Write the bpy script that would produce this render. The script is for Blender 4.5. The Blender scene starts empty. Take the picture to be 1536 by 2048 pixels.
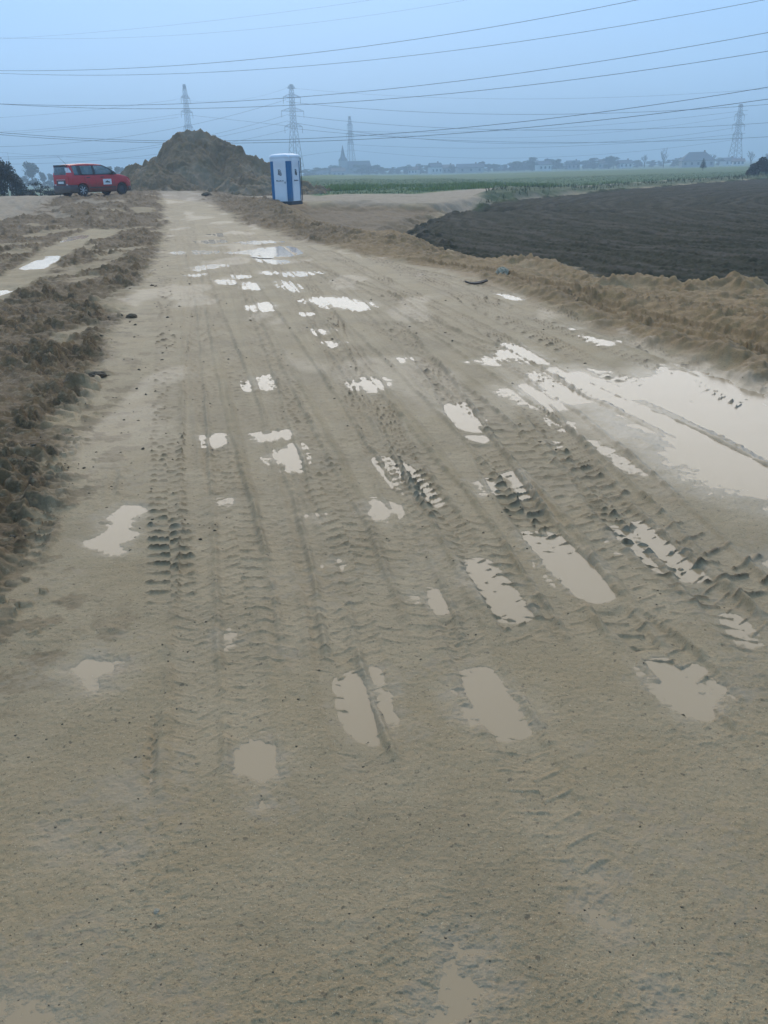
import bpy, math, random
import numpy as np
from mathutils import Vector
R = math.radians
scene = bpy.context.scene
COL = scene.collection
random.seed(7)
rng = np.random.default_rng(11)

# ------------------------------------------------------------------ camera
FPX, ROLL, EYE = 1750.0, R(1.7), 1.65
PITCH = R(21.3966)
cam_d = bpy.data.cameras.new('camera')
cam = bpy.data.objects.new('camera', cam_d); COL.objects.link(cam)
cam_d.sensor_fit = 'VERTICAL'; cam_d.sensor_height = 24.0
cam_d.lens = 24.0 * FPX / 2048.0
cam_d.clip_start = 0.05; cam_d.clip_end = 8000
_F = Vector((0, math.cos(PITCH), -math.sin(PITCH)))
_R0 = Vector((1, 0, 0)); _U0 = Vector((0, math.sin(PITCH), math.cos(PITCH)))
_Rt = _R0 * math.cos(ROLL) - _U0 * math.sin(ROLL)
_U = _U0 * math.cos(ROLL) + _R0 * math.sin(ROLL)
from mathutils import Matrix
m = Matrix((_Rt, _U, -_F)).transposed().to_4x4(); m.translation = (0, 0, EYE)
cam.matrix_world = m
scene.camera = cam

# ------------------------------------------------------------------ sky, sun, exposure
SUN_EL, SUN_AZ = R(35), R(-4)   # bright part of the cloud layer, ahead and a little left
w = bpy.data.worlds.new('World'); scene.world = w; w.use_nodes = True
nt = w.node_tree; nt.nodes.clear()
out = nt.nodes.new('ShaderNodeOutputWorld'); bg = nt.nodes.new('ShaderNodeBackground')
sky = nt.nodes.new('ShaderNodeTexSky'); sky.sky_type = 'NISHITA'; sky.sun_disc = False
sky.sun_elevation = SUN_EL; sky.sun_rotation = SUN_AZ; sky.air_density = 1.0; sky.dust_density = 1.5
mix = nt.nodes.new('ShaderNodeMix'); mix.data_type = 'RGBA'; mix.inputs[0].default_value = 0.88
nt.links.new(sky.outputs[0], mix.inputs[6]); 
cl_n = nt.nodes.new('ShaderNodeTexNoise'); cl_n.inputs['Scale'].default_value = 2.2; cl_n.inputs['Detail'].default_value = 4
cl_t = nt.nodes.new('ShaderNodeTexCoord'); cl_m = nt.nodes.new('ShaderNodeMapping'); cl_m.inputs['Scale'].default_value = (1, 1, 3.5)
nt.links.new(cl_t.outputs['Generated'], cl_m.inputs[0]); nt.links.new(cl_m.outputs[0], cl_n.inputs['Vector'])
cl = nt.nodes.new('ShaderNodeMix'); cl.data_type = 'RGBA'; nt.links.new(cl_n.outputs[0], cl.inputs[0])   # even cloud layer, faintly mottled
cl.inputs[6].default_value = (1.58, 3.25, 5.75, 1); cl.inputs[7].default_value = (1.98, 3.95, 6.75, 1)
nt.links.new(cl.outputs[2], mix.inputs[7])
nt.links.new(mix.outputs[2], bg.inputs[0]); bg.inputs[1].default_value = 0.12
nt.links.new(bg.outputs[0], out.inputs[0])
sun_d = bpy.data.lights.new('sun', 'SUN'); sun_d.energy = 1.5; sun_d.angle = R(70); sun_d.color = (1.0, 0.82, 0.56)
sun = bpy.data.objects.new('sun', sun_d); COL.objects.link(sun)
sun.rotation_euler = (-(R(90) - SUN_EL), 0, -SUN_AZ)
vs = scene.view_settings; vs.view_transform = 'Standard'; vs.look = 'None'; vs.exposure = 0.68; vs.gamma = 1
scene.cycles.max_bounces = 6; scene.cycles.volume_bounces = 2; scene.cycles.transparent_max_bounces = 8
HAZE_DENSITY = 0.0016

# ------------------------------------------------------------------ helpers
def ray(px, py):
    return _F * FPX + _Rt * (px - 768) - _U * (py - 1024)
def W(px, py, z=0.0):
    v = ray(px, py); t = (z - EYE) / v.z
    return (v.x * t, v.y * t)
def plan(px, D):
    v = ray(px, 345); return (v.x / v.y * D, D)
def WP(pts, z=0.0):
    return np.array([W(p[0], p[1], z) for p in pts])

def S(v, a, b):
    t = np.clip((v - a) / (b - a), 0, 1); return t * t * (3 - 2 * t)

_perm = rng.permutation(256)
_g = rng.random(256) * 2 * np.pi; _gx, _gy = np.cos(_g), np.sin(_g)
def noise(x, y, seed=0):
    xi = np.floor(x); yi = np.floor(y); fx = x - xi; fy = y - yi
    xi = xi.astype(np.int64) + seed * 37; yi = yi.astype(np.int64) + seed * 91
    u = fx * fx * fx * (fx * (fx * 6 - 15) + 10); v = fy * fy * fy * (fy * (fy * 6 - 15) + 10)
    def gr(a, b, dx, dy):
        h = _perm[(_perm[a & 255] + b) & 255]; return _gx[h] * dx + _gy[h] * dy
    n00 = gr(xi, yi, fx, fy); n10 = gr(xi + 1, yi, fx - 1, fy)
    n01 = gr(xi, yi + 1, fx, fy - 1); n11 = gr(xi + 1, yi + 1, fx - 1, fy - 1)
    return ((n00 * (1 - u) + n10 * u) * (1 - v) + (n01 * (1 - u) + n11 * u) * v) * 1.5
def fbm(x, y, oct=4, seed=0, gain=.5):
    r = 0; a = 1
    for k in range(oct):
        r = r + a * noise(x * 2 ** k, y * 2 ** k, seed + k * 5); a *= gain
    return r
def ridged(x, y, oct=3, seed=0):
    r = 0; a = 1
    for k in range(oct):
        r = r + a * (1 - 2 * np.abs(noise(x * 2 ** k, y * 2 ** k, seed + k * 5))); a *= .55
    return r
def clods(x, y, cell, seed=0, fill=.8):
    """rounded lumps scattered one per cell: height 0..1"""
    X = x / cell; Y = y / cell; xi = np.floor(X).astype(np.int64); yi = np.floor(Y).astype(np.int64)
    best = np.zeros_like(X)
    for dx in (-1, 0, 1):
        for dy in (-1, 0, 1):
            a = xi + dx; b = yi + dy
            h1 = _perm[(_perm[(a + seed * 17) & 255] + b) & 255]; h2 = _perm[(h1 + 71) & 255]; h3 = _perm[(h2 + 13) & 255]
            h4 = _perm[(h3 + 29) & 255]
            cx = a + .15 + .7 * h1 / 255; cy = b + .15 + .7 * h2 / 255
            rr = (.25 + .5 * (h3 / 255) ** 1.5)
            th = h4 / 255 * np.pi; ct, st = np.cos(th), np.sin(th)
            px = (X - cx) * ct + (Y - cy) * st; py = -(X - cx) * st + (Y - cy) * ct
            d2 = (px ** 2 + (py * 1.6) ** 2) / rr ** 2
            hh = np.sqrt(np.clip(1 - d2, 0, 1)) * rr * 1.6 * (h4 / 255 < fill)
            best = np.maximum(best, hh)
    return best
def sdf(x, y, P):
    """signed distance to polygon, positive inside"""
    n = len(P); d = np.full(x.shape, 1e18); inside = np.zeros(x.shape, bool)
    for i in range(n):
        ax, ay = P[i]; bx, by = P[(i + 1) % n]
        ex, ey = bx - ax, by - ay; wx, wy = x - ax, y - ay
        t = np.clip((wx * ex + wy * ey) / (ex * ex + ey * ey + 1e-12), 0, 1)
        d = np.minimum(d, (wx - ex * t) ** 2 + (wy - ey * t) ** 2)
        if ay != by:
            c = ((ay > y) != (by > y)) & (x < ex * (y - ay) / (by - ay) + ax)
            inside ^= c
    d = np.sqrt(d); return np.where(inside, d, -d)
def line_st(x, y, P):
    """distance across (signed) and length along polyline"""
    best = np.full(x.shape, 1e18); tt = np.zeros(x.shape); ss = np.zeros(x.shape); L = 0; zz = np.zeros(x.shape)
    for i in range(len(P) - 1):
        ax, ay = P[i][:2]; bx, by = P[i + 1][:2]; ex, ey = bx - ax, by - ay; l = math.hypot(ex, ey) + 1e-9
        wx, wy = x - ax, y - ay; t = np.clip((wx * ex + wy * ey) / l / l, 0, 1)
        dd = (wx - ex * t) ** 2 + (wy - ey * t) ** 2; m = dd < best
        best[m] = dd[m]; sg = np.sign(ex * wy - ey * wx)
        tt[m] = (np.sqrt(dd) * sg)[m]; ss[m] = (L + t * l)[m]; zz[m] = ((i + t))[m]; L += l
    return ss, tt, L, zz
def smooth_line(P, n=6):
    P = [np.array(p, float) for p in P]; Q = []
    for i in range(len(P) - 1):
        p0 = P[max(i - 1, 0)]; p1 = P[i]; p2 = P[i + 1]; p3 = P[min(i + 2, len(P) - 1)]
        for k in range(n):
            t = k / n
            Q.append(.5 * ((2 * p1) + (p2 - p0) * t + (2 * p0 - 5 * p1 + 4 * p2 - p3) * t * t + (3 * p1 - p0 - 3 * p2 + p3) * t ** 3))
    Q.append(P[-1]); return np.array(Q)

def mesh_np(name, V, F, mat=None, smooth=False, attrs=None):
    V = np.asarray(V, np.float32); F = np.asarray(F, np.int32)
    me = bpy.data.meshes.new(name); k = F.shape[1]
    me.vertices.add(len(V)); me.vertices.foreach_set('co', V.ravel())
    me.loops.add(F.size); me.loops.foreach_set('vertex_index', F.ravel())
    me.polygons.add(len(F)); me.polygons.foreach_set('loop_start', np.arange(0, F.size, k, dtype=np.int32))
    try: me.polygons.foreach_set('loop_total', np.full(len(F), k, np.int32))
    except Exception: pass
    if smooth: me.polygons.foreach_set('use_smooth', np.ones(len(F), bool))
    for n, a in (attrs or {}).items():
        at = me.attributes.new(n, 'FLOAT', 'POINT'); at.data.foreach_set('value', np.asarray(a, np.float32))
    me.update(calc_edges=True)
    if mat:
        for mm in (mat if isinstance(mat, (list, tuple)) else [mat]): me.materials.append(mm)
    return me
def link(name, me, parent=None, loc=None, rotz=None):
    o = bpy.data.objects.new(name, me); COL.objects.link(o)
    if parent: o.parent = parent
    if loc is not None: o.location = loc
    if rotz is not None: o.rotation_euler = (0, 0, rotz)
    return o
def tag(o, label=None, cat=None, group=None, kind=None):
    if label: o['label'] = label
    if cat: o['category'] = cat
    if group: o['group'] = group
    if kind: o['kind'] = kind
    return o
def root(name, loc, rotz=0, **k):
    return tag(link(name, None, None, loc, rotz), **k)
class MB:
    """collects simple solids into one mesh"""
    def __init__(s): s.v = []; s.f = []; s.mi = []
    def add(s, v, f, mi=0):
        n = len(s.v); s.v += [tuple(p) for p in v]; s.f += [tuple(i + n for i in q) for q in f]; s.mi += [mi] * len(f)
    def box(s, a, b, mi=0):
        x0, y0, z0 = a; x1, y1, z1 = b
        s.add([(x0,y0,z0),(x1,y0,z0),(x1,y1,z0),(x0,y1,z0),(x0,y0,z1),(x1,y0,z1),(x1,y1,z1),(x0,y1,z1)],
              [(0,3,2,1),(4,5,6,7),(0,1,5,4),(1,2,6,5),(2,3,7,6),(3,0,4,7)], mi)
    def bar(s, a, b, r, n=4, r2=None, mi=0):
        a = Vector(a); b = Vector(b); d = (b - a)
        if d.length < 1e-6: return
        d.normalize(); u = d.cross(Vector((0, 0, 1)) if abs(d.z) < .9 else Vector((1, 0, 0))).normalized(); w_ = d.cross(u)
        r2 = r if r2 is None else r2; vs_ = []
        for p, rr in ((a, r), (b, r2)):
            for k in range(n):
                t = 2 * math.pi * (k + .5) / n; vs_.append(p + u * math.cos(t) * rr + w_ * math.sin(t) * rr)
        fs = [(k, (k + 1) % n, n + (k + 1) % n, n + k) for k in range(n)] + [tuple(range(n))[::-1], tuple(range(n, 2 * n))]
        s.add(vs_, fs, mi)
    def tube(s, pts, r, n=5, mi=0):
        for i in range(len(pts) - 1):
            ra = r[i] if hasattr(r, '__len__') else r; rb = r[i + 1] if hasattr(r, '__len__') else r
            s.bar(pts[i], pts[i + 1], ra, n, rb, mi)
    def lathe(s, prof, axis='z', c=(0, 0, 0), n=20, mi=0):
        vs_ = []
        for (rr, h) in prof:
            for k in range(n):
                t = 2 * math.pi * k / n; x, y = rr * math.cos(t), rr * math.sin(t)
                vs_.append((c[0] + x, c[1] + y, c[2] + h) if axis == 'z' else (c[0] + x, c[1] + h, c[2] + y))
        fs = []
        for i in range(len(prof) - 1):
            for k in range(n):
                fs.append((i * n + k, i * n + (k + 1) % n, (i + 1) * n + (k + 1) % n, (i + 1) * n + k))
        s.add(vs_, fs, mi)
    def build(s, name, mat, parent=None, smooth=False, **k):
        me = bpy.data.meshes.new(name); me.from_pydata(s.v, [], s.f)
        for mm in (mat if isinstance(mat, (list, tuple)) else [mat]): me.materials.append(mm)
        me.polygons.foreach_set('material_index', s.mi)
        if smooth: me.polygons.foreach_set('use_smooth', [True] * len(me.polygons))
        me.update(); return link(name, me, parent, **k)

# ------------------------------------------------------------------ materials
def newmat(name):
    m_ = bpy.data.materials.new(name); m_.use_nodes = True; nt = m_.node_tree
    return m_, nt, nt.nodes['Principled BSDF']
def simple(name, col, rough=.6, metal=0, var=.15, scale=6, spec=.5, bump=0, mud=None, coat=0):
    m_, nt, b = newmat(name); tc = nt.nodes.new('ShaderNodeTexCoord')
    n = nt.nodes.new('ShaderNodeTexNoise'); n.inputs['Scale'].default_value = scale; n.inputs['Detail'].default_value = 5
    nt.links.new(tc.outputs['Object'], n.inputs['Vector'])
    mx = nt.nodes.new('ShaderNodeMix'); mx.data_type = 'RGBA'
    mx.inputs[6].default_value = tuple(c * (1 - var) for c in col) + (1,); mx.inputs[7].default_value = tuple(min(1, c * (1 + var)) for c in col) + (1,)
    nt.links.new(n.outputs[0], mx.inputs[0]); last = mx.outputs[2]
    b.inputs['Roughness'].default_value = rough; b.inputs['Metallic'].default_value = metal
    b.inputs['Specular IOR Level'].default_value = spec; b.inputs['Coat Weight'].default_value = coat
    if mud:   # mud splashed up from the ground: a real layer of dirt with a ragged upper edge
        h0, h1, mc = mud
        sp = nt.nodes.new('ShaderNodeSeparateXYZ'); nt.links.new(tc.outputs['Object'], sp.inputs[0])
        n2 = nt.nodes.new('ShaderNodeTexNoise'); n2.inputs['Scale'].default_value = 5; n2.inputs['Detail'].default_value = 6
        nt.links.new(tc.outputs['Object'], n2.inputs['Vector'])
        ad = nt.nodes.new('ShaderNodeMath'); ad.operation = 'MULTIPLY_ADD'; ad.inputs[1].default_value = -.5
        nt.links.new(n2.outputs[0], ad.inputs[0]); nt.links.new(sp.outputs[2], ad.inputs[2])
        mr = nt.nodes.new('ShaderNodeMapRange'); mr.inputs[1].default_value = h0 - .25; mr.inputs[2].default_value = h1 - .25
        mr.inputs[3].default_value = .85; mr.inputs[4].default_value = 0
        nt.links.new(ad.outputs[0], mr.inputs[0])
        m2 = nt.nodes.new('ShaderNodeMix'); m2.data_type = 'RGBA'; m2.inputs[7].default_value = mc + (1,)
        nt.links.new(mr.outputs[0], m2.inputs[0]); nt.links.new(last, m2.inputs[6]); last = m2.outputs[2]
    nt.links.new(last, b.inputs['Base Color'])
    if bump:
        bp = nt.nodes.new('ShaderNodeBump'); bp.inputs['Strength'].default_value = bump; bp.inputs['Distance'].default_value = .05
        nt.links.new(n.outputs[0], bp.inputs['Height']); nt.links.new(bp.outputs[0], b.inputs['Normal'])
    return m_

def earth_material():
    m_, nt, b = newmat('earth'); N = nt.nodes; L = nt.links
    geo = N.new('ShaderNodeNewGeometry'); pos = geo.outputs['Position']
    def nz(scale, det=4, rough=.55):
        n = N.new('ShaderNodeTexNoise'); n.inputs['Scale'].default_value = scale; n.inputs['Detail'].default_value = det
        n.inputs['Roughness'].default_value = rough; L.new(pos, n.inputs['Vector']); return n.outputs[0]
    def mp(v, a, b_, c=0, d=1):
        n = N.new('ShaderNodeMapRange'); L.new(v, n.inputs[0])
        for i, q in enumerate((a, b_, c, d)): n.inputs[i + 1].default_value = q
        return n.outputs[0]
    def at(name):
        n = N.new('ShaderNodeAttribute'); n.attribute_name = name; return n.outputs['Fac']
    def mixc(f, a, b_):
        n = N.new('ShaderNodeMix'); n.data_type = 'RGBA'
        if isinstance(f, (int, float)): n.inputs[0].default_value = f
        else: L.new(f, n.inputs[0])
        for i, q in ((6, a), (7, b_)):
            if isinstance(q, tuple): n.inputs[i].default_value = q + (1,)
            else: L.new(q, n.inputs[i])
        return n.outputs[2]
    def math_(op, a, b_):
        n = N.new('ShaderNodeMath'); n.operation = op
        for i, q in ((0, a), (1, b_)):
            if isinstance(q, (int, float)): n.inputs[i].default_value = q
            else: L.new(q, n.inputs[i])
        return n.outputs[0]
    big = mp(nz(.9, 4), .38, .62); mid = mp(nz(6, 5), .35, .65); fine = nz(55, 6, .7); grit = nz(420, 3, .7)
    road = mixc(big, (0.381, 0.258, 0.129), (0.332, 0.232, 0.122))
    road = mixc(mp(nz(2.3, 5), .42, .66), road, (0.414, 0.290, 0.156))
    road = mixc(math_('MULTIPLY', mp(fine, .50, .70), .45), road, (0.202, 0.140, 0.068))
    road = mixc(math_('MULTIPLY', mp(grit, .56, .66), .8), road, (0.153, 0.107, 0.057))
    road = mixc(math_('MULTIPLY', mp(nz(260, 2, .6), .66, .70), .7), road, (0.709, 0.554, 0.360))
    road = mixc(math_('MULTIPLY', mp(nz(34, 3, .6), .64, .70), .75), road, (0.133, 0.093, 0.052))
    road = mixc(math_('MULTIPLY', mp(nz(95, 2, .6), .63, .69), .7), road, (0.147, 0.104, 0.057))
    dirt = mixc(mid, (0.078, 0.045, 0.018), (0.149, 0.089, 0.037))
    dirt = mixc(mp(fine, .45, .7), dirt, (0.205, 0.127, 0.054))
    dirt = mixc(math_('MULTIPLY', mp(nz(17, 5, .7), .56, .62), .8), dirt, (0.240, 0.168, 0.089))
    sand = mixc(mid, (0.289, 0.174, 0.066), (0.209, 0.120, 0.046))
    sand = mixc(mp(fine, .5, .7), sand, (0.134, 0.076, 0.030))
    pale = mixc(mid, (0.326, 0.237, 0.147), (0.264, 0.188, 0.117))
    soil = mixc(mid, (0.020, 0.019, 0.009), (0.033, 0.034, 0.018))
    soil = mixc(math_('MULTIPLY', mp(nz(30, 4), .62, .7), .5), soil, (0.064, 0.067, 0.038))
    green = mixc(mp(nz(.10, 4), .4, .6), (0.010, 0.062, 0.004), (0.014, 0.082, 0.006))
    green = mixc(mp(nz(1.5, 5), .45, .65), green, (0.020, 0.100, 0.007))
    weed = mixc(mid, (0.027, 0.052, 0.012), (0.051, 0.081, 0.021))
    c = mixc(at('sand'), road, sand); c = mixc(at('pale'), c, pale); c = mixc(at('churn_shade'), c, dirt)
    c = mixc(at('soil'), c, mixc(at('dry'), soil, (.060, .051, .035))); c = mixc(at('green'), c, green); c = mixc(at('weed'), c, weed)  # paler furrow tops: drier soil, partly standing in for light on the ridges
    wet = at('wet')
    silt = mixc(mid, (0.342, 0.240, 0.140), (0.370, 0.267, 0.156))
    c = mixc(math_('MULTIPLY', at('silt'), .75), c, silt)
    c2 = mixc(.25, c, (.07, .055, .035)); c = mixc(wet, c, c2)
    L.new(c, b.inputs['Base Color'])
    rg = math_('SUBTRACT', .78, math_('MULTIPLY', wet, .50)); L.new(rg, b.inputs['Roughness'])
    L.new(math_('SUBTRACT', .35, math_('MULTIPLY', at('soil'), .30)), b.inputs['Specular IOR Level'])
    h = math_('ADD', math_('MULTIPLY', fine, .009), math_('MULTIPLY', grit, .0026))
    h = math_('ADD', h, math_('MULTIPLY', mid, .004))
    dry = math_('SUBTRACT', 1, math_('MULTIPLY', wet, .75))
    bp = N.new('ShaderNodeBump'); bp.inputs['Distance'].default_value = 1.0
    L.new(math_('MULTIPLY', dry, .9), bp.inputs['Strength']); L.new(h, bp.inputs['Height']); L.new(bp.outputs[0], b.inputs['Normal'])
    return m_
EARTH = earth_material()

def water_material():
    m_, nt, b = newmat('muddy_water')
    geo = nt.nodes.new('ShaderNodeNewGeometry'); n = nt.nodes.new('ShaderNodeTexNoise'); n.inputs['Scale'].default_value = 1.3
    n.inputs['Detail'].default_value = 3; nt.links.new(geo.outputs['Position'], n.inputs['Vector'])
    mx = nt.nodes.new('ShaderNodeMix'); mx.data_type = 'RGBA'; mx.inputs[6].default_value = (0.273, 0.187, 0.100, 1); mx.inputs[7].default_value = (0.318, 0.221, 0.122, 1)
    nt.links.new(n.outputs[0], mx.inputs[0]); nt.links.new(mx.outputs[2], b.inputs['Base Color'])
    b.inputs['Roughness'].default_value = .13; b.inputs['IOR'].default_value = 1.33; b.inputs['Specular IOR Level'].default_value = .5
    return m_
WATER = water_material()

# ------------------------------------------------------------------ layout of the ground, metres
def near(*p): return WP(p)
ROAD = near((-900, 2300), (-500, 1500), (-60, 1270), (20, 1180), (62, 1090), (98, 1010), (125, 890), (165, 800), (215, 720), (225, 655), (262, 590), (312, 520), (328, 470), (330, 430), (322, 395),
            (402, 398), (412, 414), (470, 438), (530, 460), (600, 478), (700, 505), (800, 525), (930, 545), (1040, 590), (1200, 652), (1350, 706), (1536, 775), (1900, 930), (2400, 1300), (2600, 2300))
CHURN1 = near((-900, 1500), (-60, 1270), (20, 1180), (62, 1090), (98, 1010), (125, 890), (165, 800), (200, 720), (215, 655), (262, 590), (312, 520), (328, 470), (328, 430), (316, 398), (250, 398), (150, 408), (120, 432), (60, 452), (-100, 470), (-600, 560), (-1500, 800))
LANE = near((-300, 760), (0, 612), (60, 580), (112, 538), (150, 502), (222, 473), (262, 462), (185, 460), (150, 470), (108, 490), (55, 524), (0, 562), (-300, 660))
PIT = np.array([W(600, 416, .1), W(700, 409, .1), (1.0, 43.8), (7, 43.8), (10.5, 40), W(960, 416, -.4), W(880, 438, -.6), W(800, 462, -.3), W(720, 466, 0), W(620, 452, 0)])
SOIL = np.array([W(800, 452, -.35), W(860, 434, -.35), W(950, 414, -.35), W(1036, 402, -.35), W(1200, 386, -.35), W(1300, 377, -.35), W(1400, 369, -.35), W(1536, 359, -.35), (120, 150), (160, 40), (60, -6), (12, 0), W(1900, 720), W(1536, 575, 0), W(1390, 555, .1), W(1190, 538, .1), W(1080, 503, .1), W(940, 493, .1), W(860, 478, .0)])
WEED = np.array([W(948, 414, -.3), W(1036, 402, -.35), W(1200, 386, -.35), W(1300, 377, -.35), W(1400, 369, -.35), W(1536, 359, -.35), (125, 155), (108, 165), W(1536, 352, -.35), W(1400, 361, -.3), W(1230, 373, -.3), W(1040, 387, -.3), W(985, 393, -.3)])
GREEN = np.array([W(630, 393.5, .25), W(780, 390, .1), W(1036, 380, -.3), W(1150, 373, -.3), W(1230, 368, -.3), W(1330, 361, -.3), W(1400, 357, -.3), W(1536, 350, -.3), (110, 168), (700, 420), (700, 900), (-900, 900), (-300, 140), (-20, 90), (-6, 76)])
PALE = np.array([(-60, 38), (-30, 34), (-11, 34), (-11, 46), (-3, 44.5), (3, 44.2), (6.5, 44), (9.5, 47), (12, 56), W(1150, 374.5, -.3), W(1230, 369.5, -.3), W(1330, 362.5, -.3), W(1400, 358.5, -.3), W(1400, 357, -.3), W(1330, 361, -.3), W(1230, 367.5, -.3), W(1150, 372.5, -.3), W(1036, 380, -.3), W(780, 390, .1), W(640, 394, .25), (-6, 70), (-28, 78), (-60, 60)])
SANDP = near((402, 402), (412, 414), (470, 438), (530, 460), (600, 478), (700, 505), (800, 525), (930, 545), (1040, 590), (1200, 652), (1350, 706), (1536, 775), (1900, 930), (2600, 900), (1900, 640), (1536, 560), (1390, 545), (1190, 530), (1080, 500), (940, 495), (840, 450), (700, 430), (560, 412), (470, 404))
DARKB = near((405, 404), (412, 418), (470, 442), (560, 468), (640, 488), (720, 498), (700, 470), (600, 438), (545, 410), (450, 402))

BERMS = [  # pixel crest (x, y, height), half width m, clod size, churn colour
    ([(790, 463, .10), (860, 476, .22), (940, 489, .26), (1030, 484, .24), (1085, 492, .28), (1140, 508, .26), (1195, 520, .30), (1250, 519, .30), (1310, 518, .34), (1370, 534, .26), (1420, 524, .34), (1470, 517, .40), (1536, 546, .34), (1640, 600, .35), (1800, 690, .3)], .62, 0),
    ([(408, 412, .10), (450, 412, .26), (520, 414, .34), (580, 428, .38), (650, 448, .30), (720, 470, .22), (800, 486, .18), (900, 508, .10)], .85, .8),
    ([(1000, 545, .02), (1100, 560, .10), (1200, 582, .14), (1350, 605, .14), (1500, 640, .14), (1700, 700, .12)], .30, .3),
    ([(960, 552, .02), (1060, 575, .06), (1200, 630, .09), (1350, 675, .12), (1450, 700, .16), (1536, 735, .18), (1700, 800, .18)], .22, .55),
]
# tyre tracks: pixel polyline, width m, lug depth m, rut depth m, edge ridge m, lug pitch m, slant
TR = [
    ([(600, 540), (640, 600), (700, 690), (750, 780), (800, 900), (850, 985), (900, 1050), (950, 1120), (1010, 1200), (1060, 1290)], .17, .012, .006, .010, .085, .6),
    ([(780, 640), (830, 700), (880, 760), (930, 840), (1000, 950), (1060, 1040), (1130, 1120), (1210, 1200), (1290, 1270), (1350, 1330), (1430, 1400)], .20, .012, .009, .016, .10, .4),
    ([(1060, 800), (1120, 880), (1180, 960), (1250, 1045), (1320, 1110), (1400, 1180), (1470, 1240), (1600, 1350)], .22, .010, .008, .012, .09, .8),
    ([(590, 520), (630, 538), (690, 563), (770, 590), (850, 640), (930, 680), (990, 700), (1080, 755), (1160, 810)], .24, .008, .006, .022, .12, .5),
    ([(650, 500), (760, 556), (860, 606), (960, 655), (1060, 715), (1150, 765), (1260, 815), (1340, 850), (1440, 900), (1560, 965)], .20, .010, .006, .012, .10, .7),
    ([(700, 500), (800, 540), (900, 585), (1010, 640), (1110, 690), (1230, 750), (1340, 800), (1536, 905)], .26, .012, .003, .008, .11, .8),
    ([(760, 520), (870, 560), (1000, 610), (1120, 655), (1250, 705), (1380, 760), (1536, 830)], .26, .012, .003, .008, .12, -.8),
    ([(800, 535), (930, 562), (1060, 608), (1200, 662), (1340, 715), (1536, 800)], .20, .012, .006, .012, .10, .7),
    ([(330, 560), (332, 700), (332, 800), (334, 950), (340, 1100), (344, 1250)], .22, .010, .001, .002, .10, .3),
    ([(385, 620), (370, 760), (366, 900), (360, 1100), (352, 1240)], .035, .012, -.004, .0, .06, 0),
    ([(230, 930), (220, 1010)], .05, .006, .004, .01, .06, .2),
    ([(312, 1380), (302, 1480), (298, 1650)], .035, .006, .010, .006, .05, .2),
    ([(420, 520), (440, 640), (480, 760), (520, 860)], .2, .007, .003, .004, .1, .3),
    ([(470, 520), (510, 620), (570, 760), (620, 860), (660, 960)], .2, .006, .003, .004, .1, -.4),
    ([(540, 520), (600, 600), (670, 720), (720, 820), (770, 930), (800, 1010)], .16, .008, .004, .005, .09, .5),
    ([(1000, 830), (1090, 920), (1200, 1000), (1320, 1070), (1450, 1130), (1650, 1230)], .42, .009, -.001, .002, .16, .25),
    ([(1240, 786), (1330, 822), (1440, 876), (1536, 925), (1700, 1010)], .10, .004, -.016, .0, .1, .4),
    ([(1100, 742), (1180, 790), (1260, 832), (1350, 880)], .07, .005, -.010, .0, .1, .4),
    ([(1360, 745), (1440, 790), (1500, 830)], .10, .01, -.008, .0, .1, .7),
    ([(30, 1150), (75, 1060), (110, 960), (140, 870)], .16, .02, .0, .02, .10, .3),
    ([(1000, 560), (1150, 600), (1300, 650), (1440, 690), (1600, 740)], .22, .014, .03, .02, .12, .7),
    ([(1080, 560), (1250, 596), (1400, 630), (1600, 680)], .22, .014, .02, .02, .12, -.7),
    ([(830, 520), (960, 542), (1080, 572), (1220, 612), (1400, 660), (1600, 715)], .22, .014, .03, .025, .12, .7),
    ([(360, 400), (365, 440), (372, 500)], .22, .006, .006, .008, .1, .7),
    ([(60, 520), (110, 492), (170, 466)], .2, .01, .02, .01, .1, .5),
    ([(1250, 1180), (1330, 1260), (1420, 1350), (1536, 1460)], .05, .004, .004, .004, .06, .3),
    ([(620, 900), (690, 1000), (730, 1100), (760, 1200)], .18, .005, .002, .003, .09, .5),
    ([(460, 1080), (470, 1200), (490, 1400), (520, 1620)], .16, .003, .003, .003, .08, .3),
    ([(650, 1050), (690, 1200), (740, 1400), (770, 1500)], .16, .003, .003, .003, .08, .3),
    ([(860, 1180), (930, 1330), (1000, 1450), (1160, 1740), (1260, 1900)], .18, .004, .003, .003, .09, .3),
    ([(430, 860), (445, 960), (440, 1060)], .12, .004, .003, .003, .08, .3),
]
_La = [(335, 440), (335, 560), (336, 700), (338, 900), (340, 1100), (320, 1400), (300, 1650), (260, 2000)]
_Ra = [(600, 482), (760, 560), (930, 660), (1160, 800), (1400, 980), (1700, 1250), (2000, 1500), (2300, 1900)]
for _k, _t in enumerate((.06, .13, .20, .27, .33, .41, .47, .55, .62, .70, .77, .85, .93)):
    _n = 6 if _k % 3 else 7
    TR.append(([((1 - _t) * a[0] + _t * b[0] + 14 * math.sin(_k * 2.1 + q), (1 - _t) * a[1] + _t * b[1]) for q, (a, b) in enumerate(zip(_La, _Ra))][:_n], (.16, .22, .19)[_k % 3], (.0035, .006, .003)[_k % 3], .005, .011, (.08, .1, .09)[_k % 3], (.6, -.5, .3)[_k % 3]))
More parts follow.
